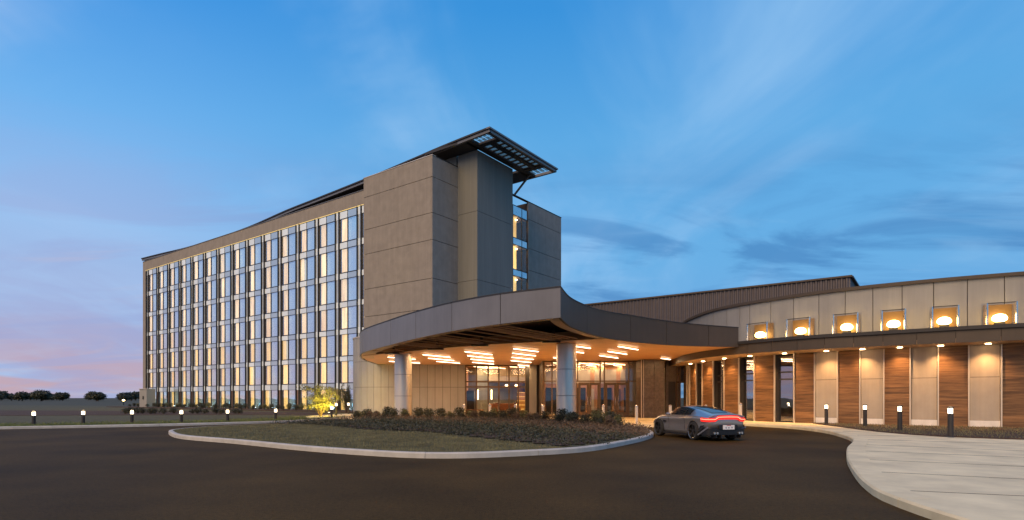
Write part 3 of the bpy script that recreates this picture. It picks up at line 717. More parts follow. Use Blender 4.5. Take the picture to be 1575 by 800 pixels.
# interior
MB().add([(-4.1, 44, .02), (14, 44, .02), (14, 60, .02), (-4.1, 60, .02)], [(0, 1, 2, 3)]).build('floor', M['lobbyfloor'], LB)
MB().box(-4.3, 14, 59.5, 59.7, 0, ZS+.1).build('back_wall', M['lobbywall'], LB)
MB().box(-4.25, -4.1, 49.9, 59.5, 0, ZS+.1).build('side_wall', M['lobbywall'], LB)
MB().box(13.0, 13.2, 45, 59.5, 0, ZS+.1).build('side_wall', M['plaster'], LB)
MB().box(-4.3, 2.3, 49.9, 59.7, ZS+.02, ZS+.2).build('ceiling', M['soffit'], LB)
MB().box(2.3, 14, 44.1, 59.7, ZS+.02, ZS+.2).build('ceiling', M['soffit'], LB)
MB().box(-4.3, 2.2, 54.5, 54.7, 3.0, ZS).build('bulkhead', M['plaster'], LB)
MB().box(4.4, 8.2, 52, 52.2, 2.7, 4.0).build('bulkhead', M['plaster'], LB)
for i in range(5):
    x = -3.6+i*1.2
    MB().box(x, x+.55, 59.3, 59.48, .4, 3.0).build('wall_panel', M['plaster' if i % 2 else 'darkwood'], LB)
# roof behind the canopy
MB().prism([(-12, 50.3), (2, 50.3), (2, 44.6), (14, 44.6), (14, 60), (-12, 60)], 4.6, 5.5).build('roof', M['edge'], LB, tri=True)
# inner screen of the vestibule: timber wall with dark openings and pale panels above
MB().box(2.35, 12.9, 50.6, 50.8, 0, ZS).build('inner_wall', M['lobbywall'], LB)
for i in range(4):
    x = 3.0+i*2.3
    MB().box(x, x+1.2, 50.5, 50.59, .05, 2.4).build('inner_opening', M['black'], LB)
    MB().box(x-.3, x+1.6, 50.5, 50.59, 2.75, 4.0).build('inner_panel', M['plaster'], LB)
    MB().box(x+1.45, x+1.95, 50.45, 50.59, .4, 2.3).build('inner_panel', M['plaster' if i % 2 else 'bronze'], LB)
# lobby ceiling lamps (linear)
def lamp_area(p, dd, L_, e, col=(1, .60, .28)):
    ld = bpy.data.lights.new('strip', 'AREA'); ld.shape = 'RECTANGLE'; ld.size = L_; ld.size_y = .12; ld.energy = e; ld.color = col
    lo = bpy.data.objects.new('strip_light', ld); COL.objects.link(lo); lo.location = p; lo.rotation_euler = (0, 0, math.atan2(dd.y, dd.x))
def strip_light(a, b, parent, m='led', w=.13, h=.05):
    MB().bar(a, b, w, h).build('strip_lamp', M[m], parent)
for (x, y) in ((-3.4, 51), (-2.4, 51.3), (-3.2, 52.6), (-1.9, 52.8), (-.2, 51.2), (.6, 51.5), (3.3, 45.6), (4.4, 46.2), (5.4, 46), (6.3, 46.6), (7.3, 46.2), (8.3, 46.8), (4.0, 49), (5.2, 49.6), (6.4, 49.2), (7.6, 49.9), (8.8, 49.4), (3.2, 53), (5, 53.4), (7, 53.2), (9, 53.6)):
    strip_light((x, y, ZS-.06), (x+1.3, y+1.8, ZS-.06), LB, 'ledin', .06, .03)
    if int(x*10) % 2 == 0: lamp_area(Vector((x+.65, y+.9, ZS-.12)), Vector((1.3, 1.8, 0)), 2, 60, (1, .68, .36))
# furniture seen through the glass
def armchair(x, y, rz, label):
    t = thing('armchair', label, 'armchair', (x, y, .02), rz, 'armchairs in the lobby', local=True)
    MB().box(-.42, .42, -.4, .4, .12, .48).build('seat', M['leather'], t, bevel=.06)
    MB().box(-.42, .42, .3, .5, .4, .98).build('backrest', M['leather'], t, bevel=.06)
    for s in (-1, 1): MB().box(s*.42-.07, s*.42+.07, -.4, .45, .1, .68).build('armrest', M['leather'], t, bevel=.05)
    for sx in (-1, 1):
        for sy in (-1, 1): MB().box(sx*.34-.03, sx*.34+.03, sy*.3-.03, sy*.3+.03, 0, .12).build('leg', M['darkwood'], t)
armchair(XU(760, 51.2), 51.2, R(180), 'brown leather armchair behind the lobby glass, the left one of three')
armchair(XU(775, 51.6), 51.6, R(180), 'brown leather armchair behind the lobby glass, the middle one of three')
armchair(XU(791, 51.2), 51.2, R(160), 'brown leather armchair behind the lobby glass, the right one of three')
t = thing('bench', 'long low brown bench behind the left lobby panes', 'bench', (XU(728, 50.8), 50.8, .02), 0, local=True)
MB().box(-.6, .9, -.22, .22, .36, .46).build('seat', M['leather'], t, bevel=.02)
for s in (-.5, .8): MB().box(s-.04, s+.04, -.18, .18, 0, .36).build('leg', M['darkwood'], t)
t = thing('display_shelf', 'tall open shelf glowing with goods at the right of the lobby glass', 'shelf', (XU(802, 52.5), 52.5, .02), 0, local=True)
for s in (-.45, .45): MB().box(s-.03, s+.03, -.2, .2, 0, 2.0).build('side_panel', M['darkwood'], t)
for k in range(6): MB().box(-.42, .42, -.2, .2, .05+k*.38, .08+k*.38).build('shelf', M['curtainlow'], t)
MB().box(-.45, .45, .2, .23, 0, 2).build('back_panel', M['lobbywall'], t)
t = thing('reception_desk', 'dark reception desk deep in the lobby left of the armchairs', 'desk', (XU(745, 55.5), 55.5, .02), 0, local=True)
MB().box(-1.4, 1.4, -.3, .3, 0, 1.02).build('body', M['darkwood'], t); MB().box(-1.5, 1.5, -.38, .38, 1.02, 1.08).build('top', M['trim'], t)
MB().box(-.25, .25, -.1, -.05, 1.15, 1.5).build('monitor', M['black'], t)
t = thing('wall_cabinet', 'tall black cabinet at the left edge of the lobby glass', 'cabinet', (XU(722, 52), 52, .02), 0, local=True)
MB().box(-.45, .45, -.25, .25, 0, 2.1).build('body', M['black'], t); MB().box(-.47, .47, -.27, .27, 2.1, 2.14).build('top', M['darkwood'], t)
for i, (u, z) in enumerate(((735, 1.95), (756, 1.95), (779, 2.5), (794, 2.5))):
    p = Vector((XU(u, 52.8), 52.8, z))
    t = thing('wall_sconce' if i < 2 else 'pendant_lamp', ['warm vertical wall lamp seen behind the left lobby panes', 'warm vertical wall lamp seen left of the armchairs', 'small pendant lamp above the middle lobby pane', 'small pendant lamp above the right lobby panes'][i], 'lamp', tuple(p))
    if i < 2: MB().box(p.x-.05, p.x+.05, p.y-.05, p.y+.05, p.z-.6, p.z+.3).build('diffuser', M['ledin'], t); MB().box(p.x-.07, p.x+.07, p.y+.05, p.y+.09, p.z-.65, p.z+.35).build('backplate', M['darkwood'], t)
    else:
        MB().lathe(tuple(p), [(0, 0), (.12, .05), (.12, .2), (0, .25)], 12).build('shade', M['ledin'], t); MB().tube([(p.x, p.y, p.z+.25), (p.x, p.y, ZS)], .012, 6).build('cord', M['black'], t)

# ------------------------------------------------------------------ entrance canopy
CN = thing('entrance_canopy', 'sweeping flat entrance canopy with pointed prow, grey curved fascia and lit orange soffit', 'canopy', (2.6, 30.3, 0))
left_pts = [(-11.65, 50.5), (-11.3, 44), (-10.75, 40.6), (-10.15, 38.2), (-9.05, 35.3), (-6.39, 30.5), (-4.62, 27.5), (-2.54, 24.4), (-.45, 22.05), (1.72, 20.3)]
right_pts = [(1.72, 20.3), (2.3, 22.7), (3.22, 25.0), (4.3, 27.0), (5.95, 29.0), (8.3, 30.8), (10.2, 31.6), (12.72, 32.1)]
CL = Curve(left_pts, 10); CR = Curve(right_pts, 10)
def ztop_left(l):
    q = CL.at(l); return float(np.interp(q.x, [-12, -10.2, -4.62, 1.72], [5.80, 5.76, 5.62, 5.42]))
def ztop_right(l):
    q = CR.at(l); return float(np.interp(q.x, [1.72, 3.3, 5.9, 8.3, 12.7], [5.42, 5.52, 5.68, 5.62, 5.42]))
BIS = Vector((-.32, .947, 0))
def mit(C, l, d):
    # inward offset, mitred where the two curves meet at the prow
    e = (C is CL and l > C.L[-1]-.02) or (C is CR and l < .02)
    k = abs(d)/.537
    if e: return C.at(l)+BIS*(d/.537)
    q = C.at(l)+C.nrm(l)*d
    near = (C.L[-1]-l) if C is CL else l
    if near < k*1.0: q = C.at(l).lerp(q, 1)+(BIS*(d/.537)-C.nrm(l)*d)*(1-near/(k))
    return q
def fascia(C, l0, l1, zt, m, sgn):
    # sgn: inside is on +normal*sgn
    n = max(2, int((l1-l0)/.35)); ls = [l0+(l1-l0)*i/n for i in range(n+1)]
    A = [C.at(l) for l in ls]; B = [mit(C, l, .1) for l in ls]
    z1 = [zt(l) for l in ls]
    MB().strip(A, B, ZS, z1).build('fascia_panel', m, CN, smooth=30)
    A2 = [mit(C, l, -.02) for l in ls]; B2 = [mit(C, l, .3) for l in ls]
    MB().strip(A2, B2, z1, [z+.05 for z in z1]).build('coping', M['edge'], CN, smooth=30)
    A3 = [mit(C, l, .1) for l in ls]; B3 = [mit(C, l, .16) for l in ls]
    MB().strip(A3, B3, 4.75, [z-.02 for z in z1]).build('backing', M['joint'], CN)
jl = [0, CL.hit(556) or 8]
jl = [0]+[x for x in (CL.hit(u) for u in (601, 639.5, 695, 769.5)) if x]+[CL.L[-1]]
jl = sorted(set([round(x, 3) for x in jl])); 
if jl[1] > 12: jl = [0, jl[1]*.35, jl[1]*.7]+jl[1:]
for a, b in zip(jl, jl[1:]): fascia(CL, a+(.02 if a else 0), b-.02 if b < CL.L[-1]-.1 else b, ztop_left, M['greymetal'], 1)
jr = [0]+[x for x in (CR.hit(u) for u in (903, 970, 1025, 1090)) if x]+[CR.L[-1]]
for a, b in zip(jr, jr[1:]): fascia(CR, a+(.012 if a else 0), b-.012, ztop_right, M['darkmetal'], 1)
# which side is inside?  left curve runs towards the prow with the canopy on its left (+normal)
LIPW = .62
lL = [p for p in (CL.at(CL.L[-1]*k/60) for k in range(61))]
l0 = CL.hit(561) or 10
lip_l = CL.seg(9.0, CL.L[-1], 0, .4)
def inside(C, l, sgn, d): return C.at(l)+C.nrm(l)*sgn*d
ls = [9.0+(CL.L[-1]-9.0)*i/50 for i in range(51)]
MB().strip([mit(CL, l, .11) for l in ls], [mit(CL, l, float(np.interp(l, [9, 14, 20, 40], [.95, .9, .5, .42]))) for l in ls], ZS+.01, ZS+.3).build('soffit_lip', M['lip'], CN, smooth=30)
lr = [CR.hit(940)*i/24 for i in range(25)]
MB().strip([mit(CR, l, .11) for l in lr], [mit(CR, l, .5) for l in lr], ZS+.006, ZS+.3).build('soffit_lip', M['lip'], CN, smooth=30)
# soffit
chord = [(-10.0, 38.4), (-8.6, 37.0), (-7.0, 35.5), (-4.33, 32.9), (-1.4, 30.4), (2.2, 28.5), (4.45, 27.35)]
ch = [(p.x, p.y) for p in catmull([(x, y, 0) for x, y in chord], 4)]
rseg = [(p.x, p.y) for p in (CR.at(l)+CR.nrm(l)*.1 for l in np.linspace(CR.hit(928), CR.L[-1]-.05, 16))]
sof = ch+rseg+[(12.5, 33), (11.7, 36), (11.8, 40), (12.4, 44.6), (12.4, 50), (-11.5, 50.3), (-11.15, 44), (-10.6, 40.6)]
MB().prism(sof, ZS+.012, ZS+.34).build('soffit', M['soffit'], CN, tri=True)
# shallow soffit joints as thin recess-like battens
MB().strip(ch, [(x+.04, y+.07) for x, y in ch], ZS-.02, ZS+.4).build('soffit_edge', M['beam'], CN)
# deck above everything
deck = [(p.x, p.y) for p in (CL.at(l)+CL.nrm(l)*.14 for l in np.linspace(0, CL.L[-1]-.2, 30))]+[(p.x, p.y) for p in (CR.at(l)+CR.nrm(l)*.14 for l in np.linspace(.4, CR.L[-1]-.05, 20))]+[(12.4, 33), (11.6, 36), (11.6, 50.2)]
MB().prism(deck, 5.1, 5.2).build('roof_deck', M['deck'], CN, tri=True)
# beams across the open bay, parallel to the wing's depth
d2 = Vector((.57, .82, 0)).normalized()
def front_hit(p):
    """walk back from p along -d2 until the fascia"""
    q = Vector(p); pts = [(x.x, x.y) for x in CL.P]
    for _ in range(400):
        q = q-d2*.05
        if not poly_in(q.x, q.y, OUT): return q+d2*.35
    return q
OUT = [(p.x, p.y) for p in CL.P]+[(p.x, p.y) for p in CR.P[1:]]+[(12, 50.5)]
cc = Curve(chord, 8); LT = cc.L[-1]
mains = [cc.hit(u) for u in (606, 673, 741, 851)]
for i, l in enumerate(mains):
    e = cc.at(l); f = front_hit(e)
    MB().bar((f.x, f.y, ZS+.06), (e.x, e.y, ZS+.06), .24, .14).build('beam', M['beam'], CN)
    MB().box(e.x-.55, e.x+.35, e.y-.2, e.y+.1, ZS-.09, ZS-.025).build('hanger_plate', M['edge'], CN)
    MB().box(e.x-.08, e.x+.08, e.y-.1, e.y+.04, ZS-.03, ZS+.5).build('hanger', M['edge'], CN)
allm = [.6]+mains+[LT-1.0]
for a, b in zip(allm, allm[1:]):
    k = 3
    for j in range(1, k+1):
        l = a+(b-a)*j/(k+1); e = cc.at(l); f = front_hit(e)
        if (e-f).length > .6:
            MB().bar((f.x, f.y, ZS+.05), (e.x, e.y, ZS+.05), .06, .05).build('joist', M['beam'], CN)
# columns
for (u, Y, r_) in ((871, 30.3, .52), (620, 37.0, .55)):
    x = XU(u, Y); zs_ = [.05, 1.62, 3.0, ZS+.0]
    col = MB().lathe((x, Y, .1), [(r_-.02, 0), (r_-.02, ZS-.1)], 40).build('column', M['joint'], CN)
    for a, b in zip(zs_, zs_[1:]):
        MB().lathe((x, Y, 0), [(r_-.005, a+.008), (r_, a+.016), (r_, b-.016), (r_-.005, b-.008)], 48).build('column_casing', M['steel'], col, smooth=30)
# strip lamps under the soffit (ends measured as sight lines to the soffit plane)
def uvs(L_, ox, oy, s): return [(ox+a/s, oy+b/s, ox+c/s, oy+d_/s) for a, b, c, d_ in L_]
S = [(597, 549.5, 638.4, 552.8), (597, 556.0, 647.5, 558.6)]
S += uvs([(497, 323, 697, 342), (540, 350, 724, 367), (600, 374, 772, 388), (818, 300, 1012, 323), (838, 331, 1020, 351), (860, 357, 1026, 373), (873, 381, 1028, 395), (1180, 278, 1368, 300), (1175, 312, 1345, 332), (1168, 343, 1330, 359), (1162, 368, 1312, 382), (1215, 401, 1306, 409)], 550, 480, 4.92)
S += uvs([(150, 488, 277, 503), (120, 518, 232, 532), (42, 562, 190, 576), (442, 492, 567, 512), (380, 523, 497, 540), (330, 548, 440, 564), (705, 565, 767, 572)], 840, 410, 4)
for (a, b, c, d_) in S:
    p, q = W(a, b, ZS-.09), W(c, d_, ZS-.09)
    dirv = (q-p); Lh = min(max(dirv.length, 1.6), 3.2); mid = (p+q)/2
    dd = dirv.normalized().lerp(d2, .5).normalized()
    MB().bar(mid-dd*Lh/2, mid+dd*Lh/2, .065, .035).build('strip_lamp', M['led'], CN)
    lamp_area(mid-Vector((0, 0, .05)), dd, Lh, 55)

# ------------------------------------------------------------------ pavilion with wood panels
PV = thing('restaurant_pavilion', 'curved low pavilion clad in wood, plaster and glass with a dark overhanging eave', 'pavilion', (17, 31, 0))
ZP = 3.95
wl = Curve([(14.6, 50), (13.7, 46), (13.25, 42), (13.25, 38.6), (13.65, 36), (14.45, 33.6), (15.65, 31.6), (17.2, 29.9), (19.0, 28.3), (21.5, 26.5), (24.5, 24.8), (28.5, 23.2), (34, 21.8)], 10)
ol = Curve([(12.9, 50), (12.2, 45), (11.85, 41.5), (11.55, 38.5), (11.7, 35.4), (12.3, 33.1), (13.1, 31.5), (14.2, 29.9), (15.5, 28.5), (16.9, 27.5), (18.3, 26.4), (20.6, 24.8), (23.6, 23.2), (27.6, 21.6), (34, 20)], 10)
MB().strip(wl.seg(0, wl.L[-1], .5, .5), wl.seg(0, wl.L[-1], .6, .5), 0, ZP+.3).build('wall', M['joint'], PV)
# eave: soffit + fascia panels
n_ = 80
LA = [ol.L[-1]*i/n_ for i in range(n_+1)]; LBn = [wl.L[-1]*i/n_ for i in range(n_+1)]
MB().strip([ol.at(l)+ol.nrm(l)*.05 for l in LA], [wl.at(l)+wl.nrm(l)*.3 for l in LBn], ZP+.01, ZP+.2).build('eave_soffit', M['lip'], PV)
fj = [0]+[x for x in (ol.hit(u) for u in (1045, 1062, 1089, 1116, 1150, 1187, 1226, 1268, 1313, 1358, 1410, 1470, 1540)) if x]+[ol.L[-1]]
for a, b in zip(fj, fj[1:]):
    MB().strip(ol.seg(a+.008, b-.008, 0, .3), ol.seg(a+.008, b-.008, .06, .3), ZP, 4.5).build('fascia_panel', M['darkmetal'], PV, smooth=30)
MB().strip(ol.seg(0, ol.L[-1], .06, .3), ol.seg(0, ol.L[-1], .12, .3), ZP+.2, 4.5).build('backing', M['joint'], PV)
MB().strip(ol.seg(0, ol.L[-1], -.1, .3), ol.seg(0, ol.L[-1], .45, .3), 4.5, 4.66).build('coping', M['edge'], PV)
# low roof up to the clerestory
up = Curve([(15.2, 52), (14.25, 47.4), (14.05, 43.8), (14.3, 40.5), (15.2, 38), (17.0, 35), (19.0, 32.7), (21.1, 31), (24, 29.2), (28, 27.4), (34, 25.8)], 10)
LU = [up.L[-1]*i/n_ for i in range(n_+1)]
MB().strip([ol.at(l)+ol.nrm(l)*.4 for l in LA], [up.at(l)+up.nrm(l)*.3 for l in LU], 4.42, 4.55).build('low_roof', M['edge'], PV)
ZU = 7.6
MB().strip(up.seg(0, up.L[-1], .05, .4), up.seg(0, up.L[-1], .3, .4), 4.4, ZU).build('upper_wall', M['joint'], PV)
uj = [0]+[x for x in (up.hit(u) for u in (1060, 1078, 1097.5, 1118, 1138, 1153, 1185.5, 1220.5, 1259.5, 1300, 1342.5, 1387.5, 1436, 1488, 1545)) if x]+[up.L[-1]]
for a, b in zip(uj, uj[1:]):
    MB().strip(up.seg(a+.018, b-.018, -.0, .4), up.seg(a+.018, b-.018, .05, .4), 4.4, ZU).build('wall_panel', M['lightwall'], PV, smooth=30)
MB().strip(up.seg(0, up.L[-1], -.14, .4), up.seg(0, up.L[-1], .5, .4), ZU, ZU+.17).build('coping', M['darkmetal'], PV)
ptop = [(p.x, p.y) for p in up.seg(0, up.L[-1], .4, 1)]+[(34, 50)]
MB().prism(ptop, ZU-.2, ZU+.1).build('roof', M['edge'], PV, tri=True)
# wall bays
bays = [(1057, 1061.5, 'trim'), (1061.5, 1072, 'wood'), (1072, 1081, 'win'), (1081, 1098, 'wood'), (1098, 1114.5, 'win'), (1114.5, 1137.5, 'wood'), (1137.5, 1161, 'win'), (1161, 1192, 'wood'), (1192, 1222, 'win'),
        (1222, 1253.5, 'wood'), (1253.5, 1288.5, 'plaster'), (1288.5, 1323, 'wood'), (1323, 1359.5, 'plaster'), (1359.5, 1400, 'wood'), (1400, 1443, 'plaster'), (1443, 1490, 'wood'), (1490, 1540, 'plaster'), (1540, 1600, 'wood')]
wins = []
for a, b, k in bays:
    la, lb = wl.hit(a), wl.hit(b)
    if la is None or lb is None: continue
    if k in ('wood', 'trim'):
        if k == 'wood':
            # stacked boards, each its own piece: butt joints between courses
            hgt = (ZP-.1)/12; 
            pan = MB().strip(wl.seg(la+.03, lb-.03, .04, .3), wl.seg(la+.03, lb-.03, .5, .3), .1, ZP).build('wood_panel', M['darkwood'], PV, smooth=30)
            for j in range(12):
                z0 = .1+j*hgt
                MB().strip(wl.seg(la+.03, lb-.03, -.0-.003*(j % 3), .4), wl.seg(la+.03, lb-.03, .04, .4), z0+.004, z0+hgt-.004).build('board', M['wood'], pan, smooth=30)
        else: MB().strip(wl.seg(la, lb, 0, .3), wl.seg(la, lb, .5, .3), .1, ZP).build('wall_panel', M['trim'], PV)
    elif k == 'plaster':
        MB().strip(wl.seg(la+.03, lb-.03, .03, .3), wl.seg(la+.03, lb-.03, .5, .3), .12, ZP).build('wall_panel', M['joint'], PV)
        for z0, z1 in ((.46, 2.45), (2.47, ZP)): MB().strip(wl.seg(la+.05, lb-.05, -.0, .3), wl.seg(la+.05, lb-.05, .03, .3), z0, z1).build('plaster_panel', M['plaster'], PV, smooth=30)
        MB().strip(wl.seg(la+.04, lb-.04, -.02, .3), wl.seg(la+.04, lb-.04, .035, .3), .12, .45).build('base_panel', M['base'], PV)
    else:
        f = MB()
        for l in (la+.05, lb-.05):
            p = wl.at(l); q = wl.at(l)+wl.nrm(l)*.35; f.bar((p.x, p.y, ZP/2+.05), (q.x, q.y, ZP/2+.05), .08, ZP-.1)
        for z in (.16, 2.55, 2.95, ZP-.06):
            f.strip(wl.seg(la+.05, lb-.05, .18, .3), wl.seg(la+.05, lb-.05, .28, .3), z-.04, z+.04)
        w = f.build('window', M['edge'], PV)
        MB().strip(wl.seg(la+.05, lb-.05, .22, .6), wl.seg(la+.05, lb-.05, .235, .6), .16, ZP-.05).build('pane', M['g_pav'], w)
        MB().strip(wl.seg(la+.05, lb-.05, 2.2, .6), wl.seg(la+.05, lb-.05, 2.25, .6), .1, ZP).build('room_wall', M['darkwood'], w)
        wins.append(((la+lb)/2, w))
    for l in (la,):
        p = wl.at(l)+wl.nrm(l)*-.09; q = wl.at(l)+wl.nrm(l)*.12
        MB().bar((p.x, p.y, ZP/2+.05), (q.x, q.y, ZP/2+.05), .055, ZP-.1).build('vertical_trim', M['trim'], PV)
# room behind the windows: cut the dark backing by warm wall lights
for i, (l, w) in enumerate(wins):
    p = wl.at(l)+wl.nrm(l)*1.3
    lab = ['warm globe pendant behind the narrow window nearest the link', 'warm globe pendant in the second pavilion window from the left', 'warm globe pendant in the third pavilion window from the left', 'warm globe pendant in the widest pavilion window'][i]
    t = thing('pendant_lamp', lab, 'pendant lamp', (p.x, p.y, 2.0))
    MB().lathe((p.x, p.y, 1.92), [(0, 0), (.07, .03), (.09, .09), (.07, .15), (0, .18)], 12).build('globe', M['lampw'], t, smooth=60)
    MB().tube([(p.x, p.y, 2.1), (p.x, p.y, ZP)], .01, 6).build('cord', M['black'], t)
    p2 = wl.at(l)+wl.nrm(l)*1.2
    t = thing('dining_table', 'dark dining table behind the '+['leftmost', 'second', 'third', 'fourth'][i]+' pavilion window from the left', 'table', (p2.x, p2.y, .1))
    MB().lathe((p2.x, p2.y, .84), [(.5, 0), (.5, .04)], 20).build('table_top', M['leather'], t); MB().tube([(p2.x, p2.y, .1), (p2.x, p2.y, .84)], .05, 8).build('leg', M['black'], t)
# downlights
dl = [(1384, 533.2), (1326.5, 536.7), (1271, 539.3), (1206.6, 543), (1153.5, 546.8), (1114, 550), (1081.5, 553.6), (1062, 557), (1447, 530), (1520, 526)]
for u, v in dl:
    sl = (u-787.5)/FPX
    lo_, lw_ = ol.hit(u), wl.hit(u)
    a, b = ol.at(lo_), wl.at(lw_); p = a.lerp(b, .74)
    MB().lathe((p.x, p.y, ZP-.02), [(.11, 0), (.11, .03)], 16).build('downlight', M['down'], PV)
    ld = bpy.data.lights.new('downlight', 'SPOT'); ld.energy = 310; ld.color = (1, .52, .20); ld.spot_size = R(120); ld.spot_blend = 1; ld.shadow_soft_size = .06
    lob = bpy.data.objects.new('downlight_lamp', ld); COL.objects.link(lob); lob.location = (p.x, p.y, ZP-.08); lob.rotation_euler = (0, 0, 0)
# floodlit glass screens on the low roof
for i, (u0, u1) in enumerate(((1161, 1190.5), (1220, 1253), (1288, 1323), (1358, 1392), (1432, 1470), (1512, 1556))):
    la, lb = up.hit(u0), up.hit(u1); lm = (la+lb)/2
    A = up.at(la)+up.nrm(la)*-.75; B = up.at(lb)+up.nrm(lb)*-.75
    Am = up.at(la)+up.nrm(la)*-.06; Bm = up.at(lb)+up.nrm(lb)*-.06
    c = (A+B)/2; ztop = 6.2; zb0 = 4.92
    labs = ['floodlit screen box on the pavilion roof, nearest the canopy', 'floodlit screen box on the pavilion roof, second from the canopy', 'floodlit screen box on the pavilion roof, third from the canopy', 'floodlit screen box on the pavilion roof, fourth from the canopy', 'floodlit screen box on the pavilion roof, fifth from the canopy', 'floodlit screen box on the pavilion roof, farthest from the canopy']
    t = thing('screen_lamp', labs[i], 'wall light', (c.x, c.y, 4.55), 0, 'floodlit screens on the pavilion roof')
    MB().add([(Am.x, Am.y, zb0), (Bm.x, Bm.y, zb0), (Bm.x, Bm.y, ztop), (Am.x, Am.y, ztop)], [(0, 1, 2, 3)]).build('back_panel', M['goldpanel'], t)
    for P, Q in ((A, Am), (B, Bm)):
        MB().bar((P.x, P.y, (zb0+ztop)/2), (Q.x, Q.y, (zb0+ztop)/2), .03, ztop-zb0).build('side_panel', M['g_lobby'], t)
        MB().box(P.x-.035, P.x+.035, P.y-.035, P.y+.035, 4.56, ztop+.02).build('rail', M['chrome'], t)
    MB().bar((A.x, A.y, ztop), (B.x, B.y, ztop), .05, .04).build('rail', M['edge'], t)
    h = (c+(Am+Bm)/2)/2
    dirn = (B-A).normalized(); nn_ = Vector((-dirn.y, dirn.x, 0))
    MB().box(h.x-.02, h.x+.02, h.y-.02, h.y+.02, 4.56, 5.2).build('stem', M['edge'], t)
    hd = MB(); hd.bar(h+Vector((0, 0, 5.22))-dirn*.2, h+Vector((0, 0, 5.22))+dirn*.2, .16, .14); hd.build('lamp_head', M['edge'], t)
    ln = MB(); ln.lathe((h.x, h.y, 5.30), [(0, 0), (.2, .02), (.30, .10), (.31, .2), (.24, .32), (.1, .38), (0, .39)], 20); ln.build('lens', M['flood'], t)  # lens swollen into a glowing blob that stands for the flood's halo

# ------------------------------------------------------------------ ribbed hall behind
RH = thing('ribbed_hall', 'long dark hall clad in vertical ribbed metal rising behind the pavilion', 'building', (26.6, 45, 0))
F0 = Vector((26.6, 45, 0)); ht = 11.0
m = MB(); qn = 34; n = int(qn/.36); vs = []; A = []
for i in range(n*4+1):
    q = i*.09; off_ = (0, 0, -.09, -.09)[i % 4] if i % 4 < 4 else 0
    A.append(F0+D1*q+D2*off_)
for p in A: vs += [(p.x, p.y, 3), (p.x, p.y, ht)]
m.add(vs, [(2*i, 2*i+2, 2*i+3, 2*i+1) for i in range(len(A)-1)])
m.build('ribbed_wall', M['rib'], RH)
G0 = F0+D2*14
m = MB(); vs = []; A = []
for i in range(160): A.append(F0+D2*(i*.09)+D1*-(0, 0, -.09, -.09)[i % 4])
for p in A: vs += [(p.x, p.y, 3), (p.x, p.y, ht)]
m.add(vs, [(2*i, 2*i+2, 2*i+3, 2*i+1) for i in range(len(A)-1)]); m.build('ribbed_wall', M['rib'], RH)
e_ = F0+D1*qn
MB().bar(F0+Vector((0, 0, ht+.06))-D1*.15, e_+Vector((0, 0, ht+.06)), .4, .14).build('coping', M['darkmetal'], RH)
MB().bar(F0+Vector((0, 0, ht+.055))+D2*.21, F0+D2*14+Vector((0, 0, ht+.055)), .4, .13).build('coping', M['darkmetal'], RH)
MB().prism([(F0.x+D1.x*.1, F0.y+.2), (G0.x, G0.y), (G0.x+D1.x*qn, G0.y+D1.y*qn), (e_.x, e_.y+.2)], ht-.3, ht-.1).build('roof', M['edge'], RH)

# ------------------------------------------------------------------ bollards
def light_bollard(x, y, z, h, label, group, power=0):
    t = thing('light_bollard', label, 'bollard light', (x, y, z), 0, group, local=True)
    MB().lathe((0, 0, 0), [(.11, 0), (.11, .02), (.085, .03), (.085, h-.24)], 20).build('post', M['edge'], t, smooth=30)
    MB().lathe((0, 0, h-.24), [(.07, 0), (.075, .01), (.075, .17), (.07, .18)], 20).build('lamp', M['lampw'], t, smooth=30)
    MB().lathe((0, 0, h-.06), [(.09, 0), (.09, .05), (.05, .06)], 20).build('cap', M['edge'], t, smooth=30)
    m = MB()
    for k in range(4):
        a = k*math.pi/2+.4; m.box(.08*math.cos(a)-.006, .08*math.cos(a)+.006, .08*math.sin(a)-.006, .08*math.sin(a)+.006, h-.24, h-.06)
    m.build('rod', M['edge'], t)
    if power:
        ld = bpy.data.lights.new('bollard', 'POINT'); ld.energy = power; ld.color = (1, .70, .38); ld.shadow_soft_size = .08
        lo = bpy.data.objects.new('bollard_lamp', ld); COL.objects.link(lo); lo.location = (x, y, z+h+.06)
    return t
GL = 'low lit bollards along the left lawn'
for u, Y, lab in ((128, 31.2, 'outermost lit lawn bollard, left of all the others'), (52, 29.6, 'lit lawn bollard at the far left edge of the lawn kerb'), (203, 32.4, 'lit lawn bollard in front of the far end of the hotel'), (279, 32.6, 'lit lawn bollard before the hotel windows, second along from the far end'),
                  (350, 34.2, 'lit lawn bollard before the hotel windows, third along from the far end'), (424, 36.8, 'lit lawn bollard before the hotel windows, fourth along towards the bush')):
    light_bollard(XU(u, Y), Y, .11, .72, lab, GL, 5)
light_bollard(XU(510, 40.5), 40.5, .12, .82, 'lit bollard right in front of the glowing yellow bush', 'lit bollards by the walkway', 22)
light_bollard(XU(517, 44.5), 44.5, .12, 1.0, 'lit bollard just right of the glowing yellow bush', 'lit bollards by the walkway', 22)
light_bollard(XU(536, 48), 48, .12, 1.0, 'lit bollard beside the curved panel wall and small tree', 'lit bollards by the walkway', 10)
GR = 'black lit bollards in front of the pavilion'
for u, Y, lab in ((1271, 28.9, 'black lit bollard before the first plaster panel of the pavilion'), (1330.5, 26.9, 'black lit bollard before the second plaster panel of the pavilion'), (1384, 23.2, 'black lit bollard before the wood panel, nearest the pavement edge'), (1462, 19.8, 'black lit bollard farthest right in the planting bed')):
    light_bollard(XU(u, Y), Y, .15, 1.05, lab, GR, 2)
sbn = 0
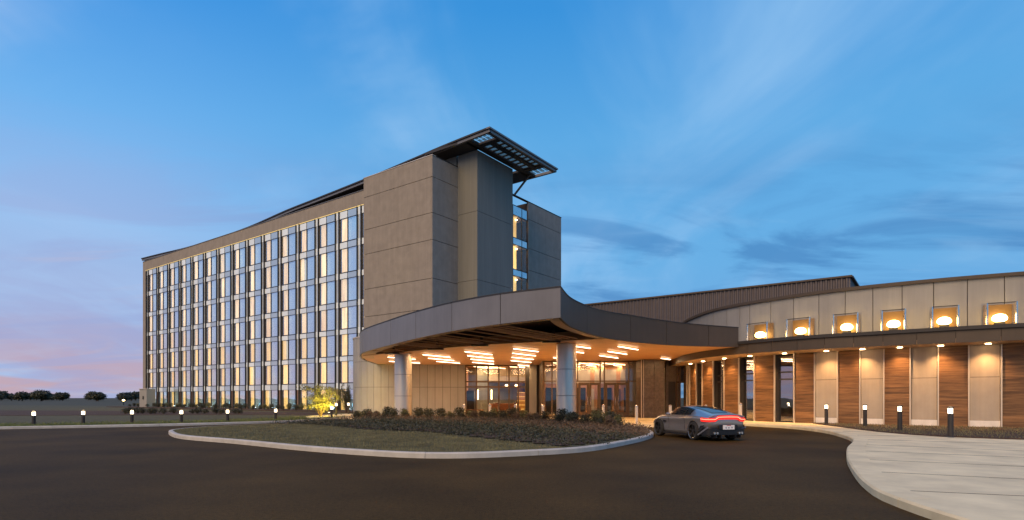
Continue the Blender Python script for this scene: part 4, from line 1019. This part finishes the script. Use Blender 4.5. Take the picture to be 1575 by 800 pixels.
SL = {713.7: 'steel bollard before the beige panel wall, left end of the row', 753.7: 'steel bollard in front of the left armchair in the lobby', 793: 'steel bollard in front of the lobby display shelf', 835: 'steel bollard just left of the near canopy column', 928: 'steel bollard between the two pairs of entrance doors',
      979: 'steel bollard before the dark stone pier, right of the doors', 1031: 'steel bollard before the black side door, behind the car', 1086: 'steel bollard mostly hidden behind the car roof', 1139: 'steel bollard at the right rear corner of the car'}
for u, Y in ((713.7, 38.6), (753.7, 37.9), (793, 36.8), (835, 36), (928, 35.5), (979, 32.7), (1031, 34), (1086, 34.6), (1139, 32.8)):
    zb = .13 if u > 1100 else .01
    t = thing('steel_bollard', SL[u], 'bollard', (XU(u, Y), Y, zb), 0, 'steel bollards before the entrance', local=True)
    MB().lathe((0, 0, 0), [(.13, 0), (.13, .03), (.085, .035), (.085, .98)], 20).build('post', M['steel'], t, smooth=30)
    MB().lathe((0, 0, .98), [(.095, 0), (.095, .06), (.06, .10), (0, .11)], 20).build('cap', M['chrome'], t, smooth=30)

# ------------------------------------------------------------------ planting
def leaf_cloud(n, rx, ry, rz, size, seed, zc_=None, shell=.55, lumps=7):
    r = np.random.RandomState(seed)
    L_ = r.normal(size=(lumps, 3)); L_ /= np.linalg.norm(L_, axis=1)[:, None]; L_[:, 2] = np.abs(L_[:, 2])*.8
    c = L_*np.array([rx, ry, rz])*.5*r.uniform(.5, 1.1, (lumps, 1)); c[:, 2] += rz*.45
    idx = r.randint(0, lumps, n)
    d = r.normal(size=(n, 3)); d /= np.linalg.norm(d, axis=1)[:, None]
    p = c[idx]+d*np.array([rx, ry, rz])*.52*(shell+(1-shell)*r.rand(n, 1))
    p[:, 2] = np.abs(p[:, 2])+.02
    a = r.normal(size=(n, 3)); a /= np.linalg.norm(a, axis=1)[:, None]
    b = np.cross(a, d+.3*r.normal(size=(n, 3))); b /= np.linalg.norm(b, axis=1)[:, None]+1e-6
    s = size*r.uniform(.6, 1.3, (n, 1))
    v = np.stack([p-a*s, p-b*s*.45, p+a*s, p+b*s*.45], 1).reshape(-1, 3)
    return v
def quads_mesh(name, v, m, tris=False):
    k = 3 if tris else 4
    me = bpy.data.meshes.new(name); n = len(v)//k
    me.vertices.add(len(v)); me.vertices.foreach_set('co', v.astype(np.float32).ravel())
    me.loops.add(len(v)); me.loops.foreach_set('vertex_index', np.arange(len(v), dtype=np.int32))
    me.polygons.add(n); me.polygons.foreach_set('loop_start', np.arange(0, len(v), k, dtype=np.int32)); me.polygons.foreach_set('loop_total', np.full(n, k, dtype=np.int32))
    me.materials.append(m); me.update(calc_edges=True); return me
stem = MB()
for k in range(5):
    a = k*1.26; stem.tube([(0, 0, 0), (.06*math.cos(a), .06*math.sin(a), .15), (.16*math.cos(a), .16*math.sin(a), .32)], [.014, .01, .006], 5)
stem_me = stem.mesh('stems', M['bark'])
protos = []
for i, mm in enumerate(('leafd', 'leafd', 'leafg', 'leafb')):
    protos.append(quads_mesh('foliage', leaf_cloud(650, .33, .33, .42, .035, 10+i), M[mm]))
def shrub(x, y, z, s, kind, label, group, zs_=1):
    o = bpy.data.objects.new('shrub', None); COL.objects.link(o); o.location = (x, y, z); o.rotation_euler = (0, 0, random.uniform(0, 6)); o.scale = (s, s, s*zs_)
    tag(o, label, 'shrub', group)
    inst('foliage', protos[kind], o); inst('stems', stem_me, o); return o
SB = 'rounded shrubs along the back of the island'
# back row along the island's rear edge + second row
backc = Curve([(-9.4, 36.5), (-8.7, 37.4), (-6, 36.2), (-2.5, 34.6), (1, 32.0), (3.2, 29.6), (4.4, 27.6), (4.9, 25.6)], 8)
nb = 26
for i in range(nb):
    l = backc.L[-1]*(i+.5)/nb; p = backc.at(l)
    if (p-Vector((2.7, 30.3, 0))).length < .8: p = p+Vector((.2, -1.0, 0))
    if (p-Vector((-7.03, 37, 0))).length < .8: p = p+Vector((0, -1.2, 0))
    shrub(p.x+random.uniform(-.1, .1), p.y+random.uniform(-.15, .15), isz(p.x, p.y)-.02, random.uniform(.95, 1.6), random.choice((0, 0, 1, 2)), 'rounded leafy shrub in the rear row on the island before the lobby', SB)
    q = p+Vector((-.35, -1.1, 0))
    if i % 1 == 0: shrub(q.x+random.uniform(-.2, .2), q.y+random.uniform(-.2, .2), isz(q.x, q.y)-.02, random.uniform(.8, 1.15), random.choice((0, 1, 3)), 'smaller shrub in the second row on the island before the lobby', 'second row of shrubs on the island')
# ground cover over the mulch area
r = np.random.RandomState(5); pts = []
while len(pts) < 3600:
    x, y = r.uniform(-13, 6), r.uniform(15, 39)
    if in_mulch(x, y): pts.append((x, y, isz(x, y)))
pts = np.array(pts)
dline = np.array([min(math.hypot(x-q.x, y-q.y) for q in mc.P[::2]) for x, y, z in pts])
order = np.argsort(-(dline+r.uniform(0, .8, len(pts)))); pts = pts[order]  # plants nearest the mulch line come last and take the dark leaves
def clumps(pts, per, rad, h, size, seed):
    r = np.random.RandomState(seed); n = len(pts)*per
    base_ = np.repeat(pts, per, 0); d = r.normal(size=(n, 3))*np.array([rad, rad, h]); d[:, 2] = np.abs(d[:, 2])
    p = base_+d; a = r.normal(size=(n, 3)); a /= np.linalg.norm(a, axis=1)[:, None]; b = r.normal(size=(n, 3)); b = np.cross(a, b); b /= np.linalg.norm(b, axis=1)[:, None]
    s = size*r.uniform(.5, 1.4, (n, 1)); return np.stack([p-a*s, p-b*s*.5, p+a*s, p+b*s*.5], 1).reshape(-1, 3)
def stuff(name, me, label, cat):
    o = bpy.data.objects.new(name, me); COL.objects.link(o); return tag(o, label, cat, kind='stuff')
stuff('ground_cover', quads_mesh('ground_cover', clumps(pts[:2300], 22, .13, .10, .035, 1), M['leafb']), 'brownish low ground cover spread over the island bed', 'ground cover')
stuff('dark_ground_cover', quads_mesh('dark_ground_cover', clumps(pts[2300:], 22, .14, .12, .035, 2), M['leafd']), 'dark green low plants along the front of the island bed', 'ground cover')
# mulch sheet
g = MB(); mp_ = []
xs = np.arange(-13.4, 6.2, .5); ys = np.arange(15.5, 39.5, .5); okc = {}
vs = []; fs = []
for x in xs:
    for y in ys:
        if all(in_mulch(x+a, y+b) for a in (0, .5) for b in (0, .5)):
            q = []
            for a, b in ((0, 0), (.5, 0), (.5, .5), (0, .5)):
                key = (round(x+a, 2), round(y+b, 2))
                if key not in okc: okc[key] = len(vs); vs.append((x+a, y+b, isz(x+a, y+b)+.03))
                q.append(okc[key])
            fs.append(tuple(q))
g.add(vs, fs); tag(g.build('mulch', M['mulch'], smooth=True), kind='structure')
# grass blades
def blades(pts, hgt, wid, seed):
    r = np.random.RandomState(seed); n = len(pts); a = r.uniform(0, 2*math.pi, n)
    d = np.stack([np.cos(a)*wid, np.sin(a)*wid, np.zeros(n)], 1); h = hgt*r.uniform(.5, 1.3, n)
    tip = pts+np.stack([r.normal(size=n)*.35*h, r.normal(size=n)*.35*h, h], 1)
    return np.stack([pts-d, pts+d, tip], 1).reshape(-1, 3)
pts = []
r = np.random.RandomState(9)
# jittered sampling inside the island, denser near the viewer
while len(pts) < 60000:
    X = r.uniform(-14.6, 4.5, 4000); Yv = r.uniform(14.3, 31, 4000)
    for x, y in zip(X, Yv):
        if r.rand() > (16/y)**1.5: continue
        if poly_in(x, y, INN) and not poly_in(x, y, mulp): pts.append((x, y))
pp = np.array([(x, y, 0) for x, y in pts]); 
ang = np.array([math.atan2(q.y-cen.y, q.x-cen.x) for q in inner]); rad = np.array([(q-cen).length for q in inner]); o_ = np.argsort(ang); ang, rad = ang[o_], rad[o_]
aa = np.arctan2(pp[:, 1]-cen.y, pp[:, 0]-cen.x); kk = 1-np.hypot(pp[:, 0]-cen.x, pp[:, 1]-cen.y)/np.interp(aa, ang, rad, period=2*math.pi)
pp[:, 2] = np.interp(kk, (0, .12, .3, .55, .8), zs)-.005
stuff('island_grass', quads_mesh('island_grass', blades(pp, .045, .007, 3), M['grassb'], True), 'short dull green grass on the front of the island', 'grass')
# lawn grass near the left kerb
c = Curve([(p.x, p.y) for p in LK], 2); P2 = []
for _ in range(26000):
    l = r.uniform(8, c.L[-1]-8); p = c.at(l)+c.nrm(l)*(.2+abs(r.normal())*2.2); P2.append((p.x, p.y, .11))
stuff('lawn_grass', quads_mesh('lawn_grass', blades(np.array(P2), .07, .016, 4), M['grassg'], True), 'bright green lawn grass along the left kerb', 'grass')
P2 = []
while len(P2) < 7000:
    x, y = r.uniform(14.6, 24), r.uniform(17, 31)
    if poly_in(x, y, bedc) and r.rand() < .8: P2.append((x, y, .16))
stuff('bed_grass', quads_mesh('bed_grass', blades(np.array(P2), .07, .01, 6), M['grassb'], True), 'sparse dry grass in the bed beside the pavilion', 'grass')
# hedges of small plants along the hotel foot
for k in range(36):
    t_ = 11+k*1.42; p = HP(t_, -1.2+random.uniform(-.3, .3)); shrub(p.x, p.y, .17, random.uniform(.9, 1.5), random.choice((0, 1, 2)), 'low leafy plant in the bed at the foot of the hotel glass', 'low plants at the foot of the hotel')
    if k % 2 == 0: p = HP(t_, -2.6+random.uniform(-.4, .4)); shrub(p.x, p.y, .17, random.uniform(.8, 1.3), 0, 'dark low plant in the front of the hotel bed', 'low plants in front of the hotel bed')
for i, u in enumerate((193, 200, 212, 219, 231, 238, 252, 268, 297, 304, 315, 333, 340, 362, 368)):
    Y = 49+random.uniform(-1, 1.5)
    shrub(XU(u, Y), Y, .12, random.uniform(1.3, 1.8), 0, 'dark round shrub in the soil bed between lawn and hotel', 'dark round shrubs in the soil bed', .62)
# glowing bush by the walkway
def big_bush(name, label, x, y, z, rx, h, n, size, seed, m1, cat='bush'):
    t = thing(name, label, cat, (x, y, z), 0, local=True)
    r = random.Random(seed); st = MB(); tips = []
    for k in range(11):
        a = r.uniform(0, 6.28); e = r.uniform(.3, 1)*rx; hh = h*r.uniform(.6, .95)
        pts_ = [(0.05*math.cos(a), .05*math.sin(a), 0), (e*.35*math.cos(a), e*.35*math.sin(a), hh*.45), (e*.8*math.cos(a+.2), e*.8*math.sin(a+.2), hh)]
        st.tube(pts_, [.035, .022, .008], 6); tips.append(pts_)
    st.build('trunk', M['bark'], t)
    v = []
    rr = np.random.RandomState(seed)
    for k, tp in enumerate(tips):
        for j in range(5):
            f = j/4; a, b_ = (tp[1], tp[2]); cx_ = np.array(a)*(1-f)+np.array(b_)*f+rr.normal(size=3)*rx*.16
            c_ = leaf_cloud(n//55, rx*.42, rx*.42, h*.2, size, seed*31+k*7+j, lumps=3); c_ += cx_-np.array([0, 0, h*.1]); v.append(c_)
    v = np.concatenate(v); v[:, 2] = np.maximum(v[:, 2], .05)
    inst('crown', quads_mesh('crown', v, M[m1]), t); return t
bx, by = XU(493, 42.5), 42.5
big_bush('bush', 'large twiggy bush glowing yellow from a lamp at its foot', bx, by, .12, 1.75, 2.2, 8500, .05, 4, 'leafg')
bx2, by2 = XU(533, 51), 51
big_bush('small_tree', 'slim leafy tree between the glowing bush and the curved wall', bx2, by2, .12, .65, 2.6, 3000, .05, 8, 'leafd', 'tree')
t = thing('garden_spotlight', 'small spotlight on the ground lighting the yellow bush', 'spotlight', (XU(506, 41.2), 41.2, .12))
p = Vector((XU(506, 41.2), 41.2, .12)); MB().tube([p, p+Vector((0, 0, .18))], .02, 8).build('stake', M['black'], t); MB().lathe((p.x, p.y, p.z+.18), [(.05, 0), (.08, .04), (.08, .14)], 12).build('head', M['black'], t); MB().lathe((p.x, p.y, p.z+.325), [(.07, 0), (.07, .01)], 12).build('lens', M['lamp'], t)
ld = bpy.data.lights.new('bush_light', 'SPOT'); ld.energy = 1300; ld.color = (1, .74, .10); ld.spot_size = R(130); ld.spot_blend = 1; ld.shadow_soft_size = .08
lo = bpy.data.objects.new('bush_lamp', ld); COL.objects.link(lo); lo.location = p+Vector((0, -.1, .5)); lo.rotation_euler = (Vector((bx, by, 1.3))-lo.location).to_track_quat('-Z', 'Y').to_euler()
# lilies etc. near the walkway
for u, Y in ((548, 39.5), (553, 39), (560, 39.3)): shrub(XU(u, Y), Y, .1, 1.0, 2, 'pale green plant at the left end of the island bed by the walkway', 'pale plants by the walkway')

# ------------------------------------------------------------------ distance: trees, cars, lamp
cl = [quads_mesh('crown', leaf_cloud(1500, 4, 4, 5, .5, 40+i, lumps=9), M['leafd']) for i in range(3)]
trk = MB().tube([(0, 0, 0), (0, 0, 3)], [.3, .2], 8).mesh('trunk', M['bark'])
r = random.Random(12)
for i in range(70):
    if i < 55: Y = r.uniform(260, 420); u = r.uniform(-200, 226)
    else: Y = r.uniform(200, 320); u = r.uniform(226, 300)
    t = bpy.data.objects.new('distant_tree', None); COL.objects.link(t); t.location = (XU(u, Y), Y, -.05); t.rotation_euler = (0, 0, r.uniform(0, 6)); s = r.uniform(.45, .9); t.scale = (s*1.5, s*1.5, s*.9)
    tag(t, 'dark distant tree on the horizon beyond the far end of the hotel', 'tree', 'distant trees on the horizon')
    inst('crown', cl[i % 3], t, (0, 0, .6)); inst('trunk', trk, t)
t = thing('street_lamp', 'bright distant street lamp low over the horizon at the far left of the hotel', 'street lamp', (XU(190, 120), 120, 0), local=True)
MB().tube([(0, 0, 0), (0, 0, 1.0)], .08, 8).build('pole', M['black'], t); MB().lathe((0, 0, .85), [(.1, 0), (.24, .08), (.2, .26), (0, .32)], 12).build('lamp', M['flood'], t)
# white-blue vehicle far away
def far_van(x, y, label, s=1):
    t = thing('parked_van', label, 'van', (x, y, 0), R(8), 'vans parked far away', local=True)
    m = MB(); prof = [(-2.6, .35), (-2.6, 1.1), (-2.3, 1.25), (-1.5, 2.1), (2.5, 2.15), (2.65, 1.9), (2.65, .35)]
    n = len(prof); vs = [(a, -.95, z) for a, z in prof]+[(a, .95, z) for a, z in prof]
    m.add(vs, [(i, (i+1) % n, n+(i+1) % n, n+i) for i in range(n)]+[tuple(range(n)), tuple(range(2*n-1, n-1, -1))]); m.build('body', mat('van_paint', (.45, .6, .7), .4, var=.05), t, bevel=.06)
    MB().box(-1.5, 1.2, -.965, -.95, 1.3, 1.9).build('window', M['black'], t)
    for a in (-1.7, 1.7):
        w = MB(); w.tube([(a, -1.0, .35), (a, -.75, .35)], .35, 16); w.build('wheel', M['black'], t)
        w = MB(); w.tube([(a, .75, .35), (a, 1.0, .35)], .35, 16); w.build('wheel', M['black'], t)

# ------------------------------------------------------------------ car
def paint():
    m = bpy.data.materials.new('car_paint'); m.use_nodes = True; t = m.node_tree; b = t.nodes['Principled BSDF']
    b.inputs['Base Color'].default_value = (.40, .395, .39, 1); b.inputs['Metallic'].default_value = .75; b.inputs['Roughness'].default_value = .30; b.inputs['Coat Weight'].default_value = .8; b.inputs['Coat Roughness'].default_value = .05
    n = t.nodes.new('ShaderNodeTexNoise'); n.inputs['Scale'].default_value = 300; r_ = t.nodes.new('ShaderNodeMapRange'); r_.inputs[3].default_value = .26; r_.inputs[4].default_value = .34
    t.links.new(n.outputs[0], r_.inputs[0]); t.links.new(r_.outputs[0], b.inputs['Roughness']); return m
PA = paint(); carblk = mat('car_black', (.012, .012, .013), .35, var=0); rubber = mat('tyre_rubber', (.018, .018, .018), .8, var=.1)
carglass = mat('car_glass', (.015, .02, .025), .04, var=0, spec=1); rimm = mat('rim_metal', (.09, .085, .08), .35, .8, var=0)
redglow = emis('tail_light_line', (1, .12, .07), 9); redlens = mat('tail_lens', (.5, .01, .01), .2, var=0, emit=(1, .03, .02), estr=1.1); platem = mat('plate_white', (.8, .8, .8), .5, var=0)
CAR = thing('sports_car', 'silver grey sports coupe with glowing red tail light stopped before the entrance', 'car', (0, 0, 0), 0, local=True)
#           x     hw    zsill zbelt  zroof  rw
ST = [(-2.17, .70, .56, .80, .84, .50), (-2.10, .83, .46, .87, .915, .58), (-1.92, .91, .34, .90, .96, .60), (-1.60, .955, .24, .915, 1.03, .58), (-1.25, .975, .20, .92, 1.11, .56), (-.90, .955, .17, .90, 1.18, .55),
      (-.5, .915, .16, .875, 1.24, .55), (-.1, .90, .16, .865, 1.265, .55), (.3, .90, .16, .865, 1.235, .55), (.65, .905, .16, .86, 1.11, .56), (.95, .925, .17, .855, .955, .60), (1.2, .94, .19, .85, .89, .62), (1.45, .945, .2, .82, .865, .60), (1.75, .92, .22, .73, .80, .56), (2.0, .85, .26, .62, .69, .5), (2.15, .72, .32, .52, .58, .45)]
ST = [tuple(np.interp(x, [s[0] for s in ST], [s[i] for s in ST]) for i in range(6)) for x in sorted(set([s[0] for s in ST]+[-2.0, -1.75, -1.42, -1.08, -.7, -.3, .1, .5, .8]))]
def prof(s):
    x, hw, zs_, zb, zr, rw = s
    by = hw*.90
    return [(0, zs_), (hw*.80, zs_), (hw*.93, zs_+.05), (hw*.965, zs_+.2), (hw*.955, (zs_+zb)/2+.06), (hw, zb-.10), (hw*.975, zb-.03), (by, zb+.005),
            (by+(rw-by)*.28, zb+(zr-zb)*.35), (by+(rw-by)*.68, zb+(zr-zb)*.76), (rw, zr-(zr-zb)*.09-.005), (rw*.6, zr-.006), (0, zr+.004)]
rowsP = [prof(s) for s in ST]; NPr = len(rowsP[0])
def car_surface(off=0):
    vs = []; 
    for s, pr in zip(ST, rowsP):
        ring = [(s[0], y, z) for y, z in pr]+[(s[0], -y, z) for y, z in pr[-2:0:-1]]
        vs += ring
    return vs, len(ring)
vs, RN = car_surface()
m = MB(); fs = []
for i in range(len(ST)-1):
    for k in range(RN): fs.append((i*RN+k, i*RN+(k+1) % RN, (i+1)*RN+(k+1) % RN, (i+1)*RN+k))
fs += [tuple(range(RN-1, -1, -1)), tuple((len(ST)-1)*RN+k for k in range(RN))]
m.add(vs, fs); body = m.build('body', PA, CAR, base=(0, 0, 0))
sd = body.modifiers.new('s', 'SUBSURF'); sd.levels = 2; sd.render_levels = 2
# wheel arches cut with cylinders
cut = MB()
for ax in (-1.25, 1.38):
    for s in (-1, 1): cut.tube([(ax, s*.62, .34), (ax, s*1.2, .34)], .385, 32)
cm = cut.mesh('cut', carblk); co = bpy.data.objects.new('cut', cm); COL.objects.link(co)
bo = body.modifiers.new('b', 'BOOLEAN'); bo.object = co; bo.operation = 'DIFFERENCE'; bo.solver = 'EXACT'
dg = bpy.context.evaluated_depsgraph_get(); dg.update()
nm = bpy.data.meshes.new_from_object(body.evaluated_get(dg)); body.modifiers.clear(); body.data = nm
bpy.data.objects.remove(co); nm.name = 'body'
nm.materials.clear(); nm.materials.append(PA); nm.materials.append(carblk)
for p in nm.polygons:
    c_ = p.center; p.use_smooth = True; p.material_index = 0
    for ax in (-1.25, 1.38):
        if math.hypot(c_.x-ax, c_.z-.34) < .384 and abs(c_.y) < .96 and (abs(c_.y) < .64 or abs(math.hypot(c_.x-ax, c_.z-.34)-.385) < .01): p.material_index = 1
    if c_.z < .3 and c_.x < -1.75: p.material_index = 1
nm.set_sharp_from_angle(angle=R(32))
# glass patches from the same surface, raised a touch
def patch(name, rings, cols, m, lift=.012, mirror=True, shrink=.04):
    g_ = MB(); V = []
    for s in ((1, -1) if mirror else (1,)):
        grid = []
        for i in rings:
            x = np.interp(i, range(len(ST)), [q[0] for q in ST]); 
            i0 = int(i); f = i-i0; i1 = min(i0+1, len(ST)-1)
            row = []
            for k in cols:
                k0 = int(k); kf = k-k0; k1 = min(k0+1, NPr-1)
                def pk(ii):
                    a, b = rowsP[ii][k0], rowsP[ii][k1]; return (a[0]+(b[0]-a[0])*kf, a[1]+(b[1]-a[1])*kf)
                a, b = pk(i0), pk(i1); y, z = a[0]+(b[0]-a[0])*f, a[1]+(b[1]-a[1])*f
                nrm_ = Vector((0, y*.55, max(0, z-.55))); nrm_.normalize(); row.append((x, (y+nrm_.y*lift)*s, z+nrm_.z*lift))
            grid.append(row)
        n0 = len(g_.v); nc = len(cols); vv = [p for rr_ in grid for p in rr_]
        g_.add(vv, [(a*nc+b, a*nc+b+1, (a+1)*nc+b+1, (a+1)*nc+b) for a in range(len(grid)-1) for b in range(nc-1)])
    return g_.build(name, m, CAR, base=(0, 0, 0), smooth=50)
X_ = [s[0] for s in ST]
def ix(x): return float(np.interp(x, X_, range(len(X_))))
patch('side_window', [ix(x) for x in (-.95, -.8, -.55, -.3, 0, .3, .55)], [7.25, 8, 9, 9.65], carglass, .016)
# quarter pillar divides the side glass
g_ = MB()
for s in (1, -1):
    g_.bar((-.52, .70*s, 1.13), (-.40, .845*s, .90), .05, .02)
g_.build('window_pillar', carblk, CAR, base=(0, 0, 0))
def center_patch(name, xs, frac0, frac1, lift):
    g_ = MB(); nc = 9; vv = []
    for j, x in enumerate(xs):
        q = [np.interp(x, X_, [s[i] for s in ST]) for i in range(6)]; rw = q[5]; zr = q[4]; fr = frac0+(frac1-frac0)*j/(len(xs)-1)
        pr = prof(q); ys_ = [-pr[10][0], -pr[11][0], 0, pr[11][0], pr[10][0]]; zz = [pr[10][1], pr[11][1], pr[12][1], pr[11][1], pr[10][1]]
        for k in range(nc):
            y = fr*rw*(-1+2*k/(nc-1)); vv.append((x, y, float(np.interp(y, ys_, zz))+lift))
    g_.add(vv, [(a*nc+b, a*nc+b+1, (a+1)*nc+b+1, (a+1)*nc+b) for a in range(len(xs)-1) for b in range(nc-1)])
    return g_.build(name, carglass, CAR, base=(0, 0, 0), smooth=50)
center_patch('rear_window', (-1.72, -1.5, -1.25, -1.0, -.75, -.58), .62, .93, .014)
center_patch('windscreen', (.36, .55, .7, .85, .97), .94, .98, .014)
# ducktail lip
g_ = MB(); pts_ = [(-2.10, .80, .875), (-2.16, .55, .93), (-2.18, .25, .955), (-2.185, 0, .96), (-2.18, -.25, .955), (-2.16, -.55, .93), (-2.10, -.80, .875)]
sp_ = catmull(pts_, 5); g_.tube(sp_, .028, 8); g_.build('spoiler_lip', PA, CAR, base=(0, 0, 0), smooth=50)
# tail light: dark-red lens band with a bright line that steps up in the middle
line = [(-1.80, .955, .80), (-1.98, .905, .79), (-2.10, .82, .785), (-2.165, .66, .79), (-2.185, .56, .80), (-2.195, .46, .86), (-2.20, .36, .872), (-2.205, 0, .878)]
line = line+[(x, -y, z) for x, y, z in line[-2::-1]]; lc = catmull(line, 4)
g_ = MB(); vv = []
for p in lc: vv += [(p.x-.006, p.y*1.004, p.z-.085), (p.x-.012, p.y*1.006, p.z+.05)]
g_.add(vv, [(2*i, 2*i+2, 2*i+3, 2*i+1) for i in range(len(lc)-1)]); tlamp = g_.build('tail_light', redlens, CAR, base=(0, 0, 0), smooth=50)
MB().tube([(p.x-.022, p.y*1.01, p.z) for p in lc], .009, 6).build('light_line', redglow, tlamp, base=(0, 0, 0))
# rear bumper, diffuser, plate
g_ = MB(); seg_ = catmull([(-1.80, .93, .52), (-2.02, .88, .50), (-2.14, .7, .47), (-2.17, .35, .45), (-2.175, 0, .45), (-2.17, -.35, .45), (-2.14, -.7, .47), (-2.02, -.88, .50), (-1.80, -.93, .52)], 4)
g_.strip([(p.x-.03, p.y, 0) for p in seg_], [(p.x+.25, p.y*.93, 0) for p in seg_], [.22]*len(seg_), [p.z for p in seg_]); g_.build('diffuser', carblk, CAR, base=(0, 0, 0), bevel=.02)
for y in (-.55, -.33, .33, .55): MB().bar((-2.24, y, .20), (-1.9, y, .15), .02, .13).build('diffuser_fin', carblk, CAR, base=(0, 0, 0))
for y in (-.62, -.50, .50, .62): MB().tube([(-2.24, y, .30), (-2.05, y, .30)], .042, 14).build('exhaust_pipe', M['chrome'], CAR, base=(0, 0, 0), smooth=40)
for s in (1, -1):
    g_ = MB(); g_.add([(-1.78, .965*s, .56), (-2.0, .925*s, .58), (-1.94, .94*s, .50), (-1.72, .975*s, .34), (-1.66, .98*s, .36)], [(0, 1, 2, 3, 4)]); g_.build('rear_vent', carblk, CAR, base=(0, 0, 0))
    MB().bar((-1.66, .985*s, .22), (-2.12, .86*s, .50), .03, .05).build('bumper_blade', PA, CAR, base=(0, 0, 0))
g_ = MB(); g_.box(-2.235, -2.19, -.42, .42, .42, .60); g_.build('plate_recess', carblk, CAR, base=(0, 0, 0), bevel=.02)
pl_ = MB().box(-2.25, -2.236, -.26, .26, .43, .59).build('number_plate', platem, CAR, base=(0, 0, 0))
pr_ = mat('plate_red', (.5, .03, .03), .5, var=0); pb_ = mat('plate_blue', (.04, .06, .2), .5, var=0)
g_ = MB()
for (y, z, w_, h_) in ((.12, .51, .05, .014), (.14, .495, .014, .04), (.12, .475, .05, .014), (.02, .49, .014, .05), (-.02, .49, .014, .05), (0, .49, .04, .012), (-.12, .51, .014, .04), (-.16, .51, .014, .04), (-.14, .48, .014, .04)):
    g_.box(-2.253, -2.2505, y-w_/2, y+w_/2, z-h_/2, z+h_/2)
g_.build('plate_characters', pb_, pl_, base=(0, 0, 0))
MB().box(-2.2535, -2.2505, -.10, .10, .565, .585).build('plate_band', pr_, pl_, base=(0, 0, 0))
# door seams follow the body section
for s in (1, -1):
    for x_ in (.62, -.60):
        q = [np.interp(x_, X_, [t_[i] for t_ in ST]) for i in range(6)]; pr_s = prof(q)
        MB().tube([(x_+(.04 if k_ > 5 else 0), (pr_s[k_][0]+.004)*s, pr_s[k_][1]) for k_ in (3, 4, 5, 6)], .006, 6).build('door_seam', carblk, CAR, base=(0, 0, 0))
# side vent, sill, mirror
for s in (1, -1):
    MB().bar((.82, .925*s, .62), (1.02, .935*s, .64), .02, .09).build('side_vent', carblk, CAR, base=(0, 0, 0))
    MB().bar((-.85, .925*s, .19), (.98, .925*s, .19), .06, .07).build('sill', carblk, CAR, base=(0, 0, 0))
    g_ = MB(); g_.lathe((.52, .99*s, .93), [(0, -.055), (.07, -.04), (.095, 0), (.07, .04), (0, .055)], 12); mi_ = g_.build('mirror', PA, CAR, base=(0, 0, 0), smooth=60)
    MB().bar((.55, .86*s, .89), (.54, .95*s, .92), .03, .02).build('mirror_arm', carblk, mi_, base=(0, 0, 0))
# wheels
def wheel(ax, s):
    w = MB(); R0 = .345
    pr = [(.24, -.13), (.325, -.125), (.345, -.09), (.345, .09), (.325, .125), (.24, .13)]
    n = 40; vs = []; fs = []
    for rr_, yy in pr:
        for k in range(n): a = 2*math.pi*k/n; vs.append((rr_*math.cos(a), yy, rr_*math.sin(a)))
    for i in range(len(pr)-1):
        for k in range(n): fs.append((i*n+k, i*n+(k+1) % n, (i+1)*n+(k+1) % n, (i+1)*n+k))
    w.add(vs, fs); o = w.mesh('wheel', rubber, smooth=40); wo = inst('wheel', o, CAR, (ax, s*.85, .345))
    rm = MB(); vs = []; fs = []; pr2 = [(.255, .12*s), (.262, .115*s), (.25, .06*s), (.245, -.1*s)]
    for rr_, yy in pr2:
        for k in range(n): a = 2*math.pi*k/n; vs.append((rr_*math.cos(a), yy, rr_*math.sin(a)))
    for i in range(len(pr2)-1):
        for k in range(n): fs.append((i*n+k, i*n+(k+1) % n, (i+1)*n+(k+1) % n, (i+1)*n+k))
    rm.add(vs, fs)
    for k in range(5):
        for da in (-.13, .13):
            a = 2*math.pi*k/5+.3; rm.bar((.05*math.cos(a), .075*s, .05*math.sin(a)), (.252*math.cos(a+da), .10*s, .252*math.sin(a+da)), .028, .03, up=(0, 1, 0))
    rm.tube([(0, .05*s, 0), (0, .10*s, 0)], .055, 16)
    ro = rm.mesh('rim', rimm, smooth=40); inst('rim', ro, wo)
    lp = MB(); vs = []; fs = []
    for rr_, yy in ((.258, .128*s), (.268, .132*s), (.268, .118*s), (.258, .118*s)):
        for k in range(n): a = 2*math.pi*k/n; vs.append((rr_*math.cos(a), yy, rr_*math.sin(a)))
    for i in range(4):
        for k in range(n): j = (i+1) % 4; fs.append((i*n+k, i*n+(k+1) % n, j*n+(k+1) % n, j*n+k))
    lp.add(vs, fs); inst('rim_lip', lp.mesh('rim_lip', M['chrome'], smooth=40), wo)
    dk = MB(); dk.tube([(0, -.02*s, 0), (0, 0, 0)], .24, 24); inst('brake_disc', dk.mesh('brake_disc', carblk), wo)
for ax in (-1.25, 1.38):
    for s in (1, -1): wheel(ax, s)
# place the car: rear-left wheel on its sight line
hd_ = Vector((-.25, .968, 0)).normalized(); rz = math.atan2(hd_.y, hd_.x); sc_ = .96
rw_ = Vector((XU(1067, 20.3), 20.3, 0)); lft = Vector((-hd_.y, hd_.x, 0))
loc = rw_-lft*.83*sc_+hd_*1.25*sc_
CAR.location = loc; CAR.rotation_euler = (0, 0, rz); CAR.scale = (sc_*.97, sc_*.90, sc_)
